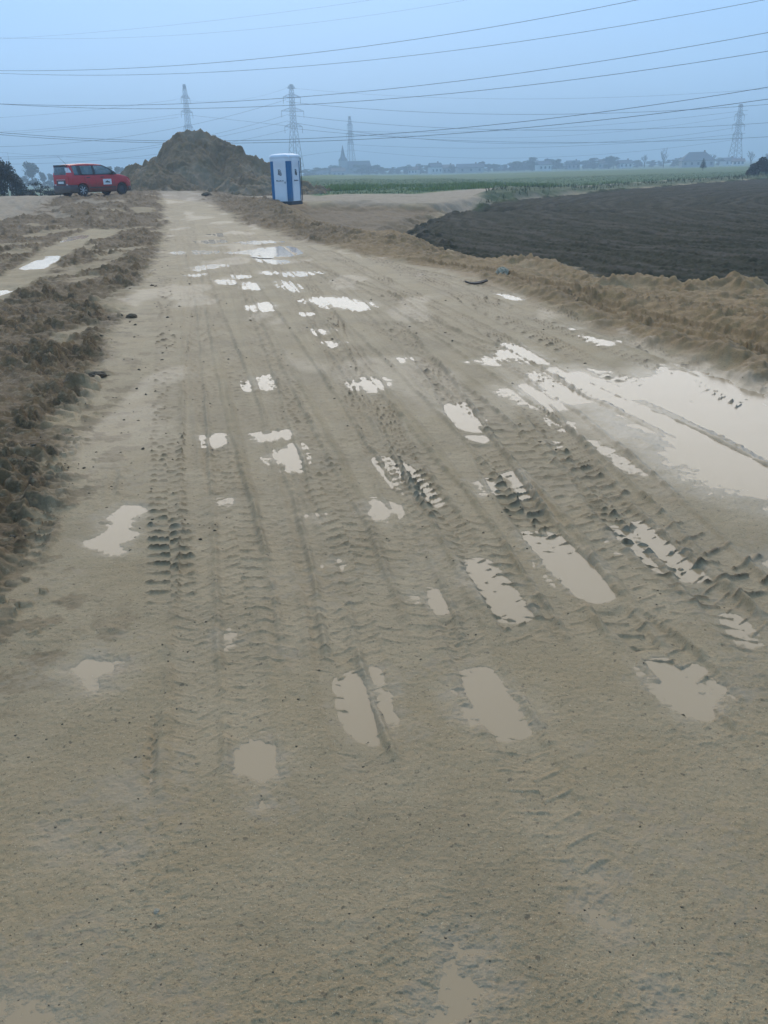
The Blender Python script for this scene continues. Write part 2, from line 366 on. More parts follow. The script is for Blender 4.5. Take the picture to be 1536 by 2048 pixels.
# puddles: pixel outline, strength
PD = [
    ([(140,1340),(165,1318),(200,1315),(240,1322),(240,1342),(205,1358),(190,1385),(150,1380)], 1),
    ([(165,1080),(212,1062),(218,1030),(240,1008),(285,1014),(282,1030),(262,1043),(263,1065),(235,1100),(190,1098)], 1.2),
    ([(475,1500),(505,1478),(535,1485),(550,1535),(536,1565),(542,1600),(515,1615),(508,1575),(480,1540)], 1),
    ([(98,1655),(140,1640),(150,1690),(250,1680),(245,1712),(140,1722),(95,1705)], .55),
    ([(-60,1990),(100,1990),(120,2060),(-60,2070)], .45),
    ([(865,1895),(925,1868),(985,1895),(950,1930),(985,1965),(965,2060),(845,2060),(870,1970)], .8),
    ([(1148,1738),(1195,1728),(1217,1765),(1175,1782)], .8), ([(1150,1795),(1210,1800),(1255,1850),(1222,1870),(1162,1835)], .6),
    ([(1290,1985),(1335,1970),(1362,2015),(1320,2035)], .7),
    ([(695,1362),(755,1345),(782,1390),(790,1440),(750,1468),(712,1432)], .72),
    ([(912,1368),(960,1348),(1000,1375),(1048,1432),(1012,1460),(950,1440),(925,1410)], .85),
    ([(1298,1335),(1340,1330),(1395,1345),(1452,1390),(1430,1425),(1360,1402),(1312,1368)], 1.3),
    ([(1062,1070),(1100,1075),(1152,1112),(1197,1168),(1190,1190),(1130,1165),(1085,1120)], 1.3),
    ([(1225,1065),(1290,1050),(1335,1090),(1388,1130),(1380,1150),(1300,1120),(1240,1095)], 1.1),
    ([(920,1145),(955,1125),(1005,1165),(1045,1215),(1012,1228),(960,1180)], 1.2),
    ([(722,1005),(760,998),(792,1018),(770,1038),(735,1030)], .7),
    ([(538,908),(590,888),(602,918),(595,938),(570,935),(545,920)], .95), ([(510,868),(570,862),(575,875),(520,881)], 1.1), ([(402,873),(440,869),(448,882),(415,892)], .9),
    ([(870,820),(930,808),(955,838),(957,858),(912,842)], 1.2), ([(703,765),(745,754),(776,764),(765,779),(720,778)], 1.2),
    ([(945,963),(985,962),(998,985),(970,990)], 1), ([(1018,950),(1042,948),(1066,988),(1040,990)], .9),
    ([(765,918),(800,935),(850,990),(862,1005),(825,990)], .6), ([(1098,830),(1125,836),(1152,862),(1120,856)], .9),
    ([(1178,878),(1230,903),(1305,948),(1270,943),(1212,912)], .95),
    ([(1055,783),(1100,766),(1115,750),(1160,745),(1250,765),(1330,740),(1400,744),(1480,742),(1560,780),(1750,850),(1800,1040),(1536,985),(1440,965),(1385,940),(1310,892),(1240,862),(1220,835),(1190,806),(1120,806)], 1.6),
    ([(950,722),(1000,702),(995,690),(1040,690),(1092,718),(1070,725),(1022,715),(985,732)], 1.5),
    ([(1125,650),(1160,655),(1150,661)], .8), ([(1168,671),(1232,682),(1200,689)], .9), ([(1235,661),(1270,665),(1250,673)], .8), ([(993,586),(1035,590),(1048,598),(1010,597)], 1.1),
    ([(608,600),(650,593),(700,597),(748,608),(720,619),(680,616),(640,608)], 1.6), ([(495,612),(530,604),(550,612),(535,622),(508,620)], 1.5),
    ([(455,508),(520,499),(562,496),(592,507),(550,517),(500,512)], 1.8), ([(505,516),(565,520),(560,529),(525,524)], 1.1),
    ([(338,508),(368,507),(370,512),(342,513)], 1), ([(388,505),(430,506),(418,513),(392,511)], 1), ([(383,540),(420,533),(455,535),(425,543),(392,547)], 1.2),
    ([(372,556),(412,552),(398,559)], 1), ([(430,564),(455,563),(462,572),(438,573)], 1.1), ([(482,565),(510,567),(520,579),(493,578)], 1.2),
    ([(517,542),(547,544),(545,550),(520,549)], 1), ([(548,546),(590,542),(638,545),(590,553)], 1.1), ([(465,552),(500,554),(480,560)], .9),
    ([(626,658),(665,660),(642,669)], .9), ([(652,683),(687,684),(670,693)], .8), ([(493,755),(537,751),(541,773),(503,779)], .55), ([(788,715),(822,716),(800,723)], .8),
    ([(602,625),(627,626),(612,631)], .9), ([(548,560),(580,566),(600,582),(570,575)], .7), ([(55,541),(82,527),(106,517),(100,528),(72,543)], 1.3),
    ([(110,486),(140,477),(168,473),(152,483)], 1.1), ([(-10,590),(20,574),(25,590),(-10,602)], 1.1), ([(1088,884),(1112,886),(1105,894)], .8), ([(943,872),(972,872),(965,880)], .8),
    ([(430,1272),(465,1262),(478,1284),(442,1292)], .45), ([(648,1120),(674,1117),(668,1136)], .6), ([(423,1000),(468,999),(440,1009)], .6), ([(622,1030),(645,1030),(642,1046)], .55),
    ([(240,1570),(290,1570),(285,1600),(250,1600)], .4), ([(470,488),(520,484),(560,487),(500,492)], 1), ([(410,470),(450,468),(440,475)], .9), ([(395,485),(430,482),(450,487),(410,491)], .9),
    ([(820,1180),(870,1185),(885,1215),(840,1205)], .4), ([(1560,1100),(1560,1150),(1500,1120)], .6), ([(1462,1235),(1495,1262),(1500,1285),(1475,1262)], .9),
]
# ------------------------------------------------------------------ ground
def macro(x, y):
    z = .30 * S(y, 30, 46) * (1 - .85 * S(x, -2.5, 4))
    z = z - .35 * S(x, 8, 18) * S(y, 20, 40)
    z = z + .45 * S(-x, 6.5, 13) * S(y, 26, 44)
    z = z - 1.6 * S(y, 54, 72) * S(-x, 15, 22)
    z = z - 1.3 * S(np.hypot(x, y), 210, 480)
    z = z + .05 * S(-x, 1.5, 3) * (1 - S(-x, 14, 20)) * (1 - S(y, 20, 34))
    return z

def ground():
    # polar fan round the tripod foot: dense where the place is looked at from, coarse elsewhere
    rs = [.25, .5, .75, .9]; r = 1.0
    while r < 120:
        rs.append(r); r += min(max(r * r / 1440 * .95, .0016), .042 + max(0, r - 9) * .0030)
    while r < 5200:
        rs.append(r); r *= 1.06
    A = R(35.5); na = 1000
    th = np.concatenate([np.linspace(-A, A, na), np.linspace(A, 2 * math.pi - A, 64)[1:-1]])
    rs = np.array(rs); nr, nt_ = len(rs), len(th)
    RR, TT = np.meshgrid(rs, th, indexing='ij')
    x = (RR * np.sin(TT)).ravel(); y = (RR * np.cos(TT)).ravel(); rr = RR.ravel()
    n = x.size; z = macro(x, y)
    fd = np.exp(-(rr / 45) ** 2)
    A_ = {k: np.zeros(n) for k in ('churn_shade', 'sand', 'pale', 'soil', 'green', 'weed', 'wet', 'silt', 'dry')}
    wob = fbm(x * 1.1, y * 1.1, 4, 3) * .22 + fbm(x * .25, y * .25, 2, 9) * .3 * S(rr, 6, 30)
    wfine = fbm(x * 9, y * 9, 3, 14) * .05
    cl = rr < 130
    def mask(P, soft, w_=1.0, lim=400, off=0):
        s = np.zeros(n); m_ = rr < lim
        d = sdf(x[m_], y[m_], P) + (wob[m_] + wfine[m_]) * w_ + off
        s[m_] = S(d, -soft, soft); return s
    road = mask(ROAD, .10, .7); A_['churn_shade'] = mask(CHURN1, .12, .8) * (1 - mask(LANE, .08, .35) * .97)
    # thin, patchy scatter of dark mud spilling over the road edge
    spill = mask(CHURN1, .7, 1, off=.35)
    A_['churn_shade'] = np.maximum(A_['churn_shade'], spill * S(fbm(x * 5, y * 5, 4, 77), .12, .35) * .8 * (1 - mask(LANE, .08, .35)))
    # gaps of pale mud inside the churned strip
    A_['churn_shade'] *= 1 - .75 * S(fbm(x * .8 + 4, y * .35, 3, 41), .28, .5)
    cm = mask(CHURN1, .30, .8) * (1 - mask(LANE, .15, .35)) * (1 - .75 * S(fbm(x * .8 + 4, y * .35, 3, 41), .28, .5)); cm = np.clip(cm + spill * .12, 0, 1)
    pit = mask(PIT, 1.0, 1.0); soil = mask(SOIL, .18, .6); z -= .45 * pit; z -= .38 * mask(SOIL, .5, .6, off=.5) * (1 - S(x, 8, 18) * S(y, 20, 40))
    A_['sand'] = np.maximum(mask(SANDP, .2, .9), mask(PIT, .6)); A_['pale'] = mask(PALE, .4, .8)
    A_['soil'] = soil; A_['weed'] = mask(WEED, .5, 1); A_['green'] = mask(GREEN, .5, 1, lim=3000)
    A_['pale'] *= 1 - A_['green']
    A_['sand'] *= 1 - soil
    darkb = mask(DARKB, .5, 1.4)
    A_['churn_shade'] = np.maximum(A_['churn_shade'], darkb * (.55 + .45 * S(fbm(x * 1.6, y * 1.6, 3, 51), -.4, .1)))
    A_['churn_shade'] = np.maximum(A_['churn_shade'], pit * (.80 + .15 * S(fbm(x * .6, y * .5, 3, 52), -.2, .3)))
    far = S(rr, 90, 130); A_['green'] = np.maximum(A_['green'], far * .85)
    # macro roughness off the road
    off = 1 - road
    z += off * (fbm(x * .5, y * .5, 3, 21) * .05) * (1 - far)
    z += road * fbm(x * .7, y * .7, 2, 22) * .004
    # berms
    for (pts, hw, ch) in BERMS:
        P = [list(W(a, b, h * .50)) + [h * .62] for a, b, h in pts]; P = smooth_line(P, 4)
        xa, ya = P[:, 0].min() - 3, P[:, 1].min() - 3; xb, yb = P[:, 0].max() + 3, P[:, 1].max() + 3
        i = np.where((x > xa) & (x < xb) & (y > ya) & (y < yb))[0]
        if not len(i): continue
        s, t, L, u = line_st(x[i], y[i], P)
        hgt = np.interp(u, np.arange(len(P)), P[:, 2])
        jag = 1 + .38 * fbm(x[i] * 1.6, y[i] * 1.6, 3, 31)
        tt = t + fbm(x[i] * 2, y[i] * 2, 2, 32) * .15
        e = np.exp(-(tt / hw) ** 2 * 1.3)
        z[i] += hgt * jag * e
        z[i] += (clods(x[i], y[i], .22, 5) * .05 + clods(x[i], y[i], .10, 6) * .03) * e * min(1, hw * 2)
        A_['churn_shade'][i] = np.maximum(A_['churn_shade'][i], ch * e * S(fbm(x[i] * 4, y[i] * 4, 3, 61), -.2, .3))
        A_['sand'][i] = np.maximum(A_['sand'][i], e); A_['soil'][i] *= 1 - S(e, .08, .35)
    # clods and lumps of the churned strip
    i = np.where((A_['churn_shade'] > .02) & (rr < 60))[0]; X, Y = x[i], y[i]; c = np.maximum(cm, darkb)[i]
    wx = X * .75 + fbm(X * 3, Y * 3, 2, 71) * .05; wy = Y * 1.25 + fbm(X * 3, Y * 3, 2, 72) * .05
    h = clods(wx, wy, .19, 1) * .065 + clods(wx, wy, .085, 2) * .060 + clods(X, Y, .045, 3) * .012 * np.exp(-(rr[i] / 16) ** 2)
    h *= .45 + 1.0 * S(fbm(X * 1.1, Y * 1.1, 2, 75), -.4, .5)
    h += ridged(wx * 2.6, wy * 5.2, 3, 73) * .020 + fbm(X * 5, Y * 9, 3, 74) * .010 - .02; h *= .82
    z[i] += h * c
    # orange sand: clawed by a machine, short ridges
    i = np.where((A_['sand'] > .05) & (rr < 60))[0]; X, Y = x[i], y[i]; c = A_['sand'][i] * (1 - road[i] * .9)
    h = ridged(X * 1.5 + Y * .8, Y * 4.5 - X * 2.4, 3, 81) * .016 + clods(X, Y, .14, 7, .6) * .022 + clods(X, Y, .06, 8) * .010 + fbm(X * 9, Y * 9, 3, 82) * .006
    z[i] += h * c * (1 - .7 * pit[i])
    # gullies in the sand slopes left and in the pit
    g = (pit * .6 + S(-x, 9, 12) * S(y, 28, 34) * (1 - S(y, 44, 50)))
    i = np.where(g > .02)[0]; z[i] += g[i] * ridged(x[i] * .9 + y[i] * .25, y[i] * .22, 3, 91) * .07
    # ploughed soil: furrows turning round the headland, crumbs
    i = np.where((soil > .02) & (rr < 160))[0]; X, Y = x[i], y[i]
    q = np.hypot((X - 36) * 1.0, (Y - 38) * .9) + fbm(X * .15, Y * .15, 2, 95) * .9
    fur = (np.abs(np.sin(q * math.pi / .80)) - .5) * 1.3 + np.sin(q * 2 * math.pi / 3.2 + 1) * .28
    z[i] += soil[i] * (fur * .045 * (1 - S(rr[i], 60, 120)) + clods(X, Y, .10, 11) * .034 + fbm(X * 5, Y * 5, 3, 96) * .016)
    A_['dry'][i] = S(fur, .1, .85) * (.45 + .55 * S(fbm(X * .8, Y * .8, 2, 97), -.3, .3))  # drier, paler ridge tops; also paints in relief shading lost in soft light
    e = mask(SOIL, .9, 1) * (1 - mask(SOIL, .9, 1, off=-.8)) * (rr < 45); i = np.where(e > .05)[0]
    z[i] += e[i] * (clods(x[i], y[i], .3, 12) * .16) * S(y[i], 18, 24)
    # uneven plateau
    i = np.where((A_['pale'] > .02) & (rr < 130))[0]
    z[i] += A_['pale'][i] * (fbm(x[i] * 1.4, y[i] * 1.4, 4, 99) * .03)
    i = np.where((A_['weed'] > .02))[0]; z[i] += A_['weed'][i] * (.18 + fbm(x[i] * .7, y[i] * .7, 3, 98) * .10)
    # ---------------- road micro relief
    i = np.where((road > .01) & (rr < 70))[0]; X, Y, r_ = x[i], y[i], rr[i]; rd = road[i]
    h = fbm(X * 2.6, Y * 2.6, 3, 101) * .0020 + fbm(X * 11, Y * 11, 3, 102) * .0024
    nf = np.exp(-(r_ / 7) ** 2); h += fbm(X * 45, Y * 45, 3, 103) * .0019 * nf + fbm(X * 160, Y * 160, 2, 104) * .0013 * np.exp(-(r_ / 3) ** 2)
    rough = S(fbm(X * 1.2, Y * 1.2, 3, 105), .0, .45); h += (rough * .8 + .2) * (S(fbm(X * 22, Y * 34, 3, 107), .16, .42) * .0026 + ridged(X * 9, Y * 14, 2, 108) * .0012) * np.exp(-(r_ / 12) ** 2)
    z[i] += h * rd
    base_dep = np.zeros(n)
    for (pts, wd, lug, rut, edge, pitch, sl) in TR:
        P = smooth_line(WP(pts), 5); m_ = wd + .15
        ib = np.where((x > P[:, 0].min() - m_) & (x < P[:, 0].max() + m_) & (y > P[:, 1].min() - m_) & (y < P[:, 1].max() + m_) & (rr < 60))[0]
        if not len(ib): continue
        s, t, L, u = line_st(x[ib], y[ib], P)
        k = np.abs(t) < m_; ib, s, t = ib[k], s[k], t[k]
        hw = wd / 2; t = t + noise(s * 2, s * 0 + 3, 7) * .012
        ends = S(s, 0, .3) * S(L - s, 0, .3)
        strn = .75 + .8 * noise(s * .9, t * 2, 17) ; strn = np.clip(strn, .3, 1.5) * ends
        inn = S(hw - np.abs(t), -.01, .02)
        ph = s / pitch + np.abs(t) / wd * 2 * sl + (np.sign(t) > 0) * .5
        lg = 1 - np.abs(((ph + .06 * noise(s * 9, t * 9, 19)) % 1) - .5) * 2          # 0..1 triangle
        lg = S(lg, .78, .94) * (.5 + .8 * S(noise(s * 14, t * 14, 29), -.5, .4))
        ridge = np.exp(-((np.abs(t) - hw - .012) / .018) ** 2) * (.55 + .6 * S(noise(s * 12, t * 6, 23), -.3, .5))
        dz = inn * (-rut * ends + lug * 1.25 * lg * strn) + edge * 1.25 * ridge * strn
        side = 1 + .35 * np.sign(t)
        z[ib] += np.where(ridge * edge > 0, dz * (1 + (side - 1) * ridge), dz)
        A_['churn_shade'][ib] = np.maximum(A_['churn_shade'][ib], (ridge * min(1, edge * 40) * .5 + lg * inn * .85 * min(1, lug * 90)) * strn * S(rr[ib], 1.5, 4) + inn * ends * .16 * S(noise(s * 1.5, t * 8, 37), -.4, .4) * S(rr[ib], 2.5, 6))  # lug lines tinted with the dirt colour to paint in dark crevice shade
        A_['wet'][ib] = np.maximum(A_['wet'][ib], inn * .25 * ends)
    # ---------------- puddles: hollows below the common water level
    puds = []; todo = []
    for k, (pts, st) in enumerate(PD):
        P = smooth_line(list(WP(pts)) + [WP(pts)[0]], 3)[:-1]
        size = math.sqrt(max((P[:, 0].max() - P[:, 0].min()) * (P[:, 1].max() - P[:, 1].min()), .01)); ww = min(.05 + .10 * size, .30)
        m_ = ww * 3 + .1
        ib = np.where((x > P[:, 0].min() - m_) & (x < P[:, 0].max() + m_) & (y > P[:, 1].min() - m_) & (y < P[:, 1].max() + m_))[0]
        if not len(ib): continue
        d0 = sdf(x[ib], y[ib], P); d = d0 + fbm(x[ib] * 7, y[ib] * 7, 4, 111) * min(.08, ww * .6) + fbm(x[ib] * 40, y[ib] * 40, 3, 112) * min(.03, ww * .25) * np.exp(-(rr[ib] / 9) ** 2) - ww * .30
        lvl = float(np.mean(macro(P[:, 0], P[:, 1])))
        flat = S(d, -ww * 2.2, -ww * .2)
        z[ib] = z[ib] * (1 - flat) + flat * (lvl + (z[ib] - macro(x[ib], y[ib])))
        lv = lvl - .0052 - k * .00001
        rim = S(-d0, ww * .6, ww * .85) * (1 - S(-d0, ww * 1.3, ww * 1.8))      # closed rim round the water
        z[ib] = np.where(rim > 0, z[ib] * (1 - rim) + rim * np.maximum(z[ib], lv + .0015), z[ib])
        todo.append((k, st, P, ww, ib, d, lv))
    for (k, st, P, ww, ib, d, lv) in todo:
        z[ib] -= S(d, -ww * .8, ww * .7) * (.0118 * st * (.97 if k < 11 else 1))
        A_['wet'][ib] = np.maximum(A_['wet'][ib], S(d, -ww * 2.0, ww * .2) * min(1, .35 + .2 * st))
        A_['silt'][ib] = np.maximum(A_['silt'][ib], S(d + fbm(x[ib] * 20, y[ib] * 20, 4, 113) * ww * 1.1, -ww * 1.1, ww * .1) * min(1, .5 + .5 * st) * .95)
        puds.append((P, lv, st, ww))
        if k == 26:   # thin film of water round the large pool
            A_['wet'][ib] = np.maximum(A_['wet'][ib], S(d, -.75, -.05)); z[ib] -= .003 * S(d, -.7, 0)
    # shallow middle of the large pool
    P = near((1160, 830), (1210, 800), (1290, 830), (1330, 880), (1290, 890), (1220, 865)); i = np.where((x > 0) & (x < 9) & (y > 3) & (y < 12))[0]
    z[i] += S(sdf(x[i], y[i], P), -.25, .1) * .0085
    film = S(fbm(x * .9, y * .35, 3, 120), .15, .5) * road * S(rr, 3.5, 7) * .55
    film = np.maximum(film, road * S(y, 4.5, 9) * .22)
    ip = np.where((road > .5) & (rr < 25))[0]
    A_['silt'][ip] = np.maximum(A_['silt'][ip], S(fbm(x[ip] * 1.9, y[ip] * 1.9, 3, 131), .22, .5) * S(fbm(x[ip] * 22, y[ip] * 22, 4, 132), -.15, .35) * .75)
    A_['silt'] *= np.maximum(road, A_['pale']); A_['wet'] *= .15 + .85 * road
    A_['wet'] = np.maximum(A_['wet'], film) * (1 - A_['green'])
    # ---------------- split into the surfaces of the place
    V = np.stack([x, y, z], 1)
    idx = np.arange(n).reshape(nr, nt_)
    a = idx[:-1, :]; b = np.roll(a, -1, 1); d_ = idx[1:, :]; c_ = np.roll(d_, -1, 1)
    Fq = np.stack([a.ravel(), d_.ravel(), c_.ravel(), b.ravel()], 1)[:, ::-1]
    cls = np.zeros(n, int)                                   # 0 bare ground
    cls[(road > .5) & (A_['churn_shade'] < .9) | (mask(LANE, .08, .35) > .5)] = 1
    cls[A_['soil'] > .5] = 2; cls[(A_['green'] > .5)] = 3; cls[A_['pale'] > .5] = 4
    fc = cls[Fq[:, 0]]
    names = {0: ('ground', 'bare brown and sandy ground around the road'), 1: ('dirt_road', 'wet pale mud road with tyre tracks'),
             2: ('ploughed_field', 'dark brown ploughed field right of the road'), 3: ('green_field', 'flat green crop field reaching to the hazy horizon'),
             4: ('dirt_path', 'pale sandy track crossing behind the toilet')}
    for k, (nm, lb) in names.items():
        f_ = Fq[fc == k]; used = np.zeros(n, bool); used[f_.ravel()] = True
        rem = np.cumsum(used) - 1
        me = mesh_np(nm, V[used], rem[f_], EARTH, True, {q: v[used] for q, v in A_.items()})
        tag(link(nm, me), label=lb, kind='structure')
    for (P, lvl, st, ww) in puds:
        st_ = max(ww / 4, .015); gx_ = np.arange(P[:, 0].min() - ww * 1.2, P[:, 0].max() + ww * 1.2, st_); gy_ = np.arange(P[:, 1].min() - ww * 1.2, P[:, 1].max() + ww * 1.2, st_)
        qx, qy = np.meshgrid(gx_, gy_, indexing='ij'); ins = sdf(qx.ravel(), qy.ravel(), P) > -ww; ny_ = len(gy_)
        ii = np.arange(qx.size).reshape(qx.shape); f4 = np.stack([ii[:-1, :-1].ravel(), ii[1:, :-1].ravel(), ii[1:, 1:].ravel(), ii[:-1, 1:].ravel()], 1); f4 = f4[ins[f4].all(1)]
        us = np.zeros(qx.size, bool); us[f4.ravel()] = True; re_ = np.cumsum(us) - 1
        me = mesh_np('puddle', np.stack([qx.ravel()[us], qy.ravel()[us], np.full(us.sum(), lvl)], 1), re_[f4], WATER)
        tag(link('puddle', me), label='shallow puddle of muddy water lying on the dirt road', kind='structure')
    return (x, y, z)
GX, GY, GZ = ground()

def zat(px, py):
    d = (GX - px) ** 2 + (GY - py) ** 2; return float(GZ[int(np.argmin(d))])
_rs = None
def zfast(px, py):
    """height of the ground mesh under points (arrays)"""
    px = np.asarray(px, float); py = np.asarray(py, float)
    r = np.hypot(px, py); t = np.arctan2(px, py) % (2 * np.pi)
    return _zgrid(r, t)
def _make_grid():
    th = np.arctan2(GX, GY); rr = np.hypot(GX, GY)
    nt_ = 1062; nr = len(GX) // nt_
    r1 = rr.reshape(nr, nt_)[:, 0]; t1 = np.unwrap(th.reshape(nr, nt_)[5]); Z = GZ.reshape(nr, nt_)
    def f(r, t):
        t = np.where(t > t1[-1], t - 2 * np.pi, t)
        i = np.clip(np.searchsorted(r1, r) - 1, 0, nr - 2); j = np.clip(np.searchsorted(t1, t) - 1, 0, nt_ - 2)
        u = (r - r1[i]) / (r1[i + 1] - r1[i]); v = (t - t1[j]) / (t1[j + 1] - t1[j])
        return (Z[i, j] * (1 - u) + Z[i + 1, j] * u) * (1 - v) + (Z[i, j + 1] * (1 - u) + Z[i + 1, j + 1] * u) * v
    return f
_zgrid = _make_grid()
def z1(x, y): return float(zfast(np.array([x]), np.array([y]))[0])

# ------------------------------------------------------------------ heap of excavated earth
def mound():
    Y0 = 66.0
    sil = [(205, 392), (228, 358), (238, 345), (262, 327), (284, 332), (300, 321), (330, 301), (350, 276), (366, 262), (390, 263), (408, 259), (425, 265), (442, 278), (470, 291),
           (505, 306), (540, 323), (575, 340), (610, 356), (640, 371), (668, 386), (690, 394)]
    X = []; Z = []
    for p in sil:
        v = ray(*p); t = Y0 / v.y; X.append(v.x * t); Z.append(EYE + v.z * t)
    nx, ny = 420, 330
    xs = np.linspace(X[0] - .8, X[-1] + .8, nx); ys = np.linspace(56.0, 76.0, ny)
    gx, gy = np.meshgrid(xs, ys, indexing='ij'); x = gx.ravel(); y = gy.ravel()
    ridge = np.interp(x + fbm(x * .8, y * .5, 2, 201) * .25, X, Z) - .35
    dy = y - Y0 - fbm(x * .25, y * 0 + 1, 2, 202) * 1.2
    h = ridge - np.where(dy < 0, -dy * .66, dy * .75) + .12 * np.exp(-(dy / .5) ** 2)
    h -= .12 * np.cos(np.clip(dy, -1.2, 1.2) / 1.2 * np.pi / 2) * 0
    # side lobe at the left foot and a low apron of slumped earth in front
    def lobe(cx, cy, rx, ry, hh):
        q = np.hypot((x - cx) / rx, (y - cy) / ry); return .3 + hh - q * hh
    cxl, _ = plan(300, 60.5); cx2, _ = plan(345, 60); cx3, _ = plan(500, 60); cx4, _ = plan(410, 60)
    h = np.maximum(h, lobe(cxl, 61.5, 3.2, 4.0, 1.9) + fbm(x, y, 3, 203) * .2)
    h = np.maximum(h, lobe(cx2, 60.3, 2.2, 2.6, .9) + fbm(x, y, 3, 204) * .25)
    h = np.maximum(h, lobe(cx3, 60.5, 3.6, 3.4, 1.15) + fbm(x, y, 3, 205) * .25)
    h += ridged(x * .55, y * .22, 3, 206) * .16 + fbm(x * 1.3, y * 1.3, 4, 207) * .12
    h += ridged(x * 1.1, y * .16, 2, 209) * .10 + clods(x, y, .6, 31, .35) * .20 + clods(x, y, .25, 32, .5) * .07 + clods(x, y, .13, 33) * .04
    # a scooped gully running down the face
    g = np.exp(-((x - (cx4 + .3 + (y - 60) * .12)) / .5) ** 2) * S(y, 57, 59) * (1 - S(y, 61.5, 63)); h -= g * .35
    base = zfast(x, y); z = np.maximum(h, base - .25)
    grey = S(fbm(x * .35 + 3, y * .3, 3, 210), .02, .3) ; brown = S(fbm(x * .5, y * .45, 4, 211), -.1, .35)
    At = {k: np.zeros(x.size) for k in ('churn_shade', 'sand', 'pale', 'soil', 'green', 'weed', 'wet', 'silt', 'dry')}
    At['sand'] = .25 + .3 * brown; At['pale'] = np.clip(grey * .8 + g * .9, 0, 1)
    At['churn_shade'] = np.clip(.84 - .36 * grey - .65 * g, 0, 1)
    At['weed'] = .12 * S(fbm(x * .6, y * .6, 2, 212), .1, .4)
    idx = np.arange(x.size).reshape(nx, ny); a = idx[:-1, :-1].ravel(); b = idx[1:, :-1].ravel(); c = idx[1:, 1:].ravel(); d = idx[:-1, 1:].ravel()
    F_ = np.stack([a, b, c, d], 1); keep = (h > base - .2)[F_].any(1)
    o = link('dirt_mound', mesh_np('dirt_mound', np.stack([x, y, z], 1), F_[keep], EARTH, True, At))
    tag(o, 'huge peaked heap of brown excavated earth behind the red car and the toilet', 'dirt mound')
mound()

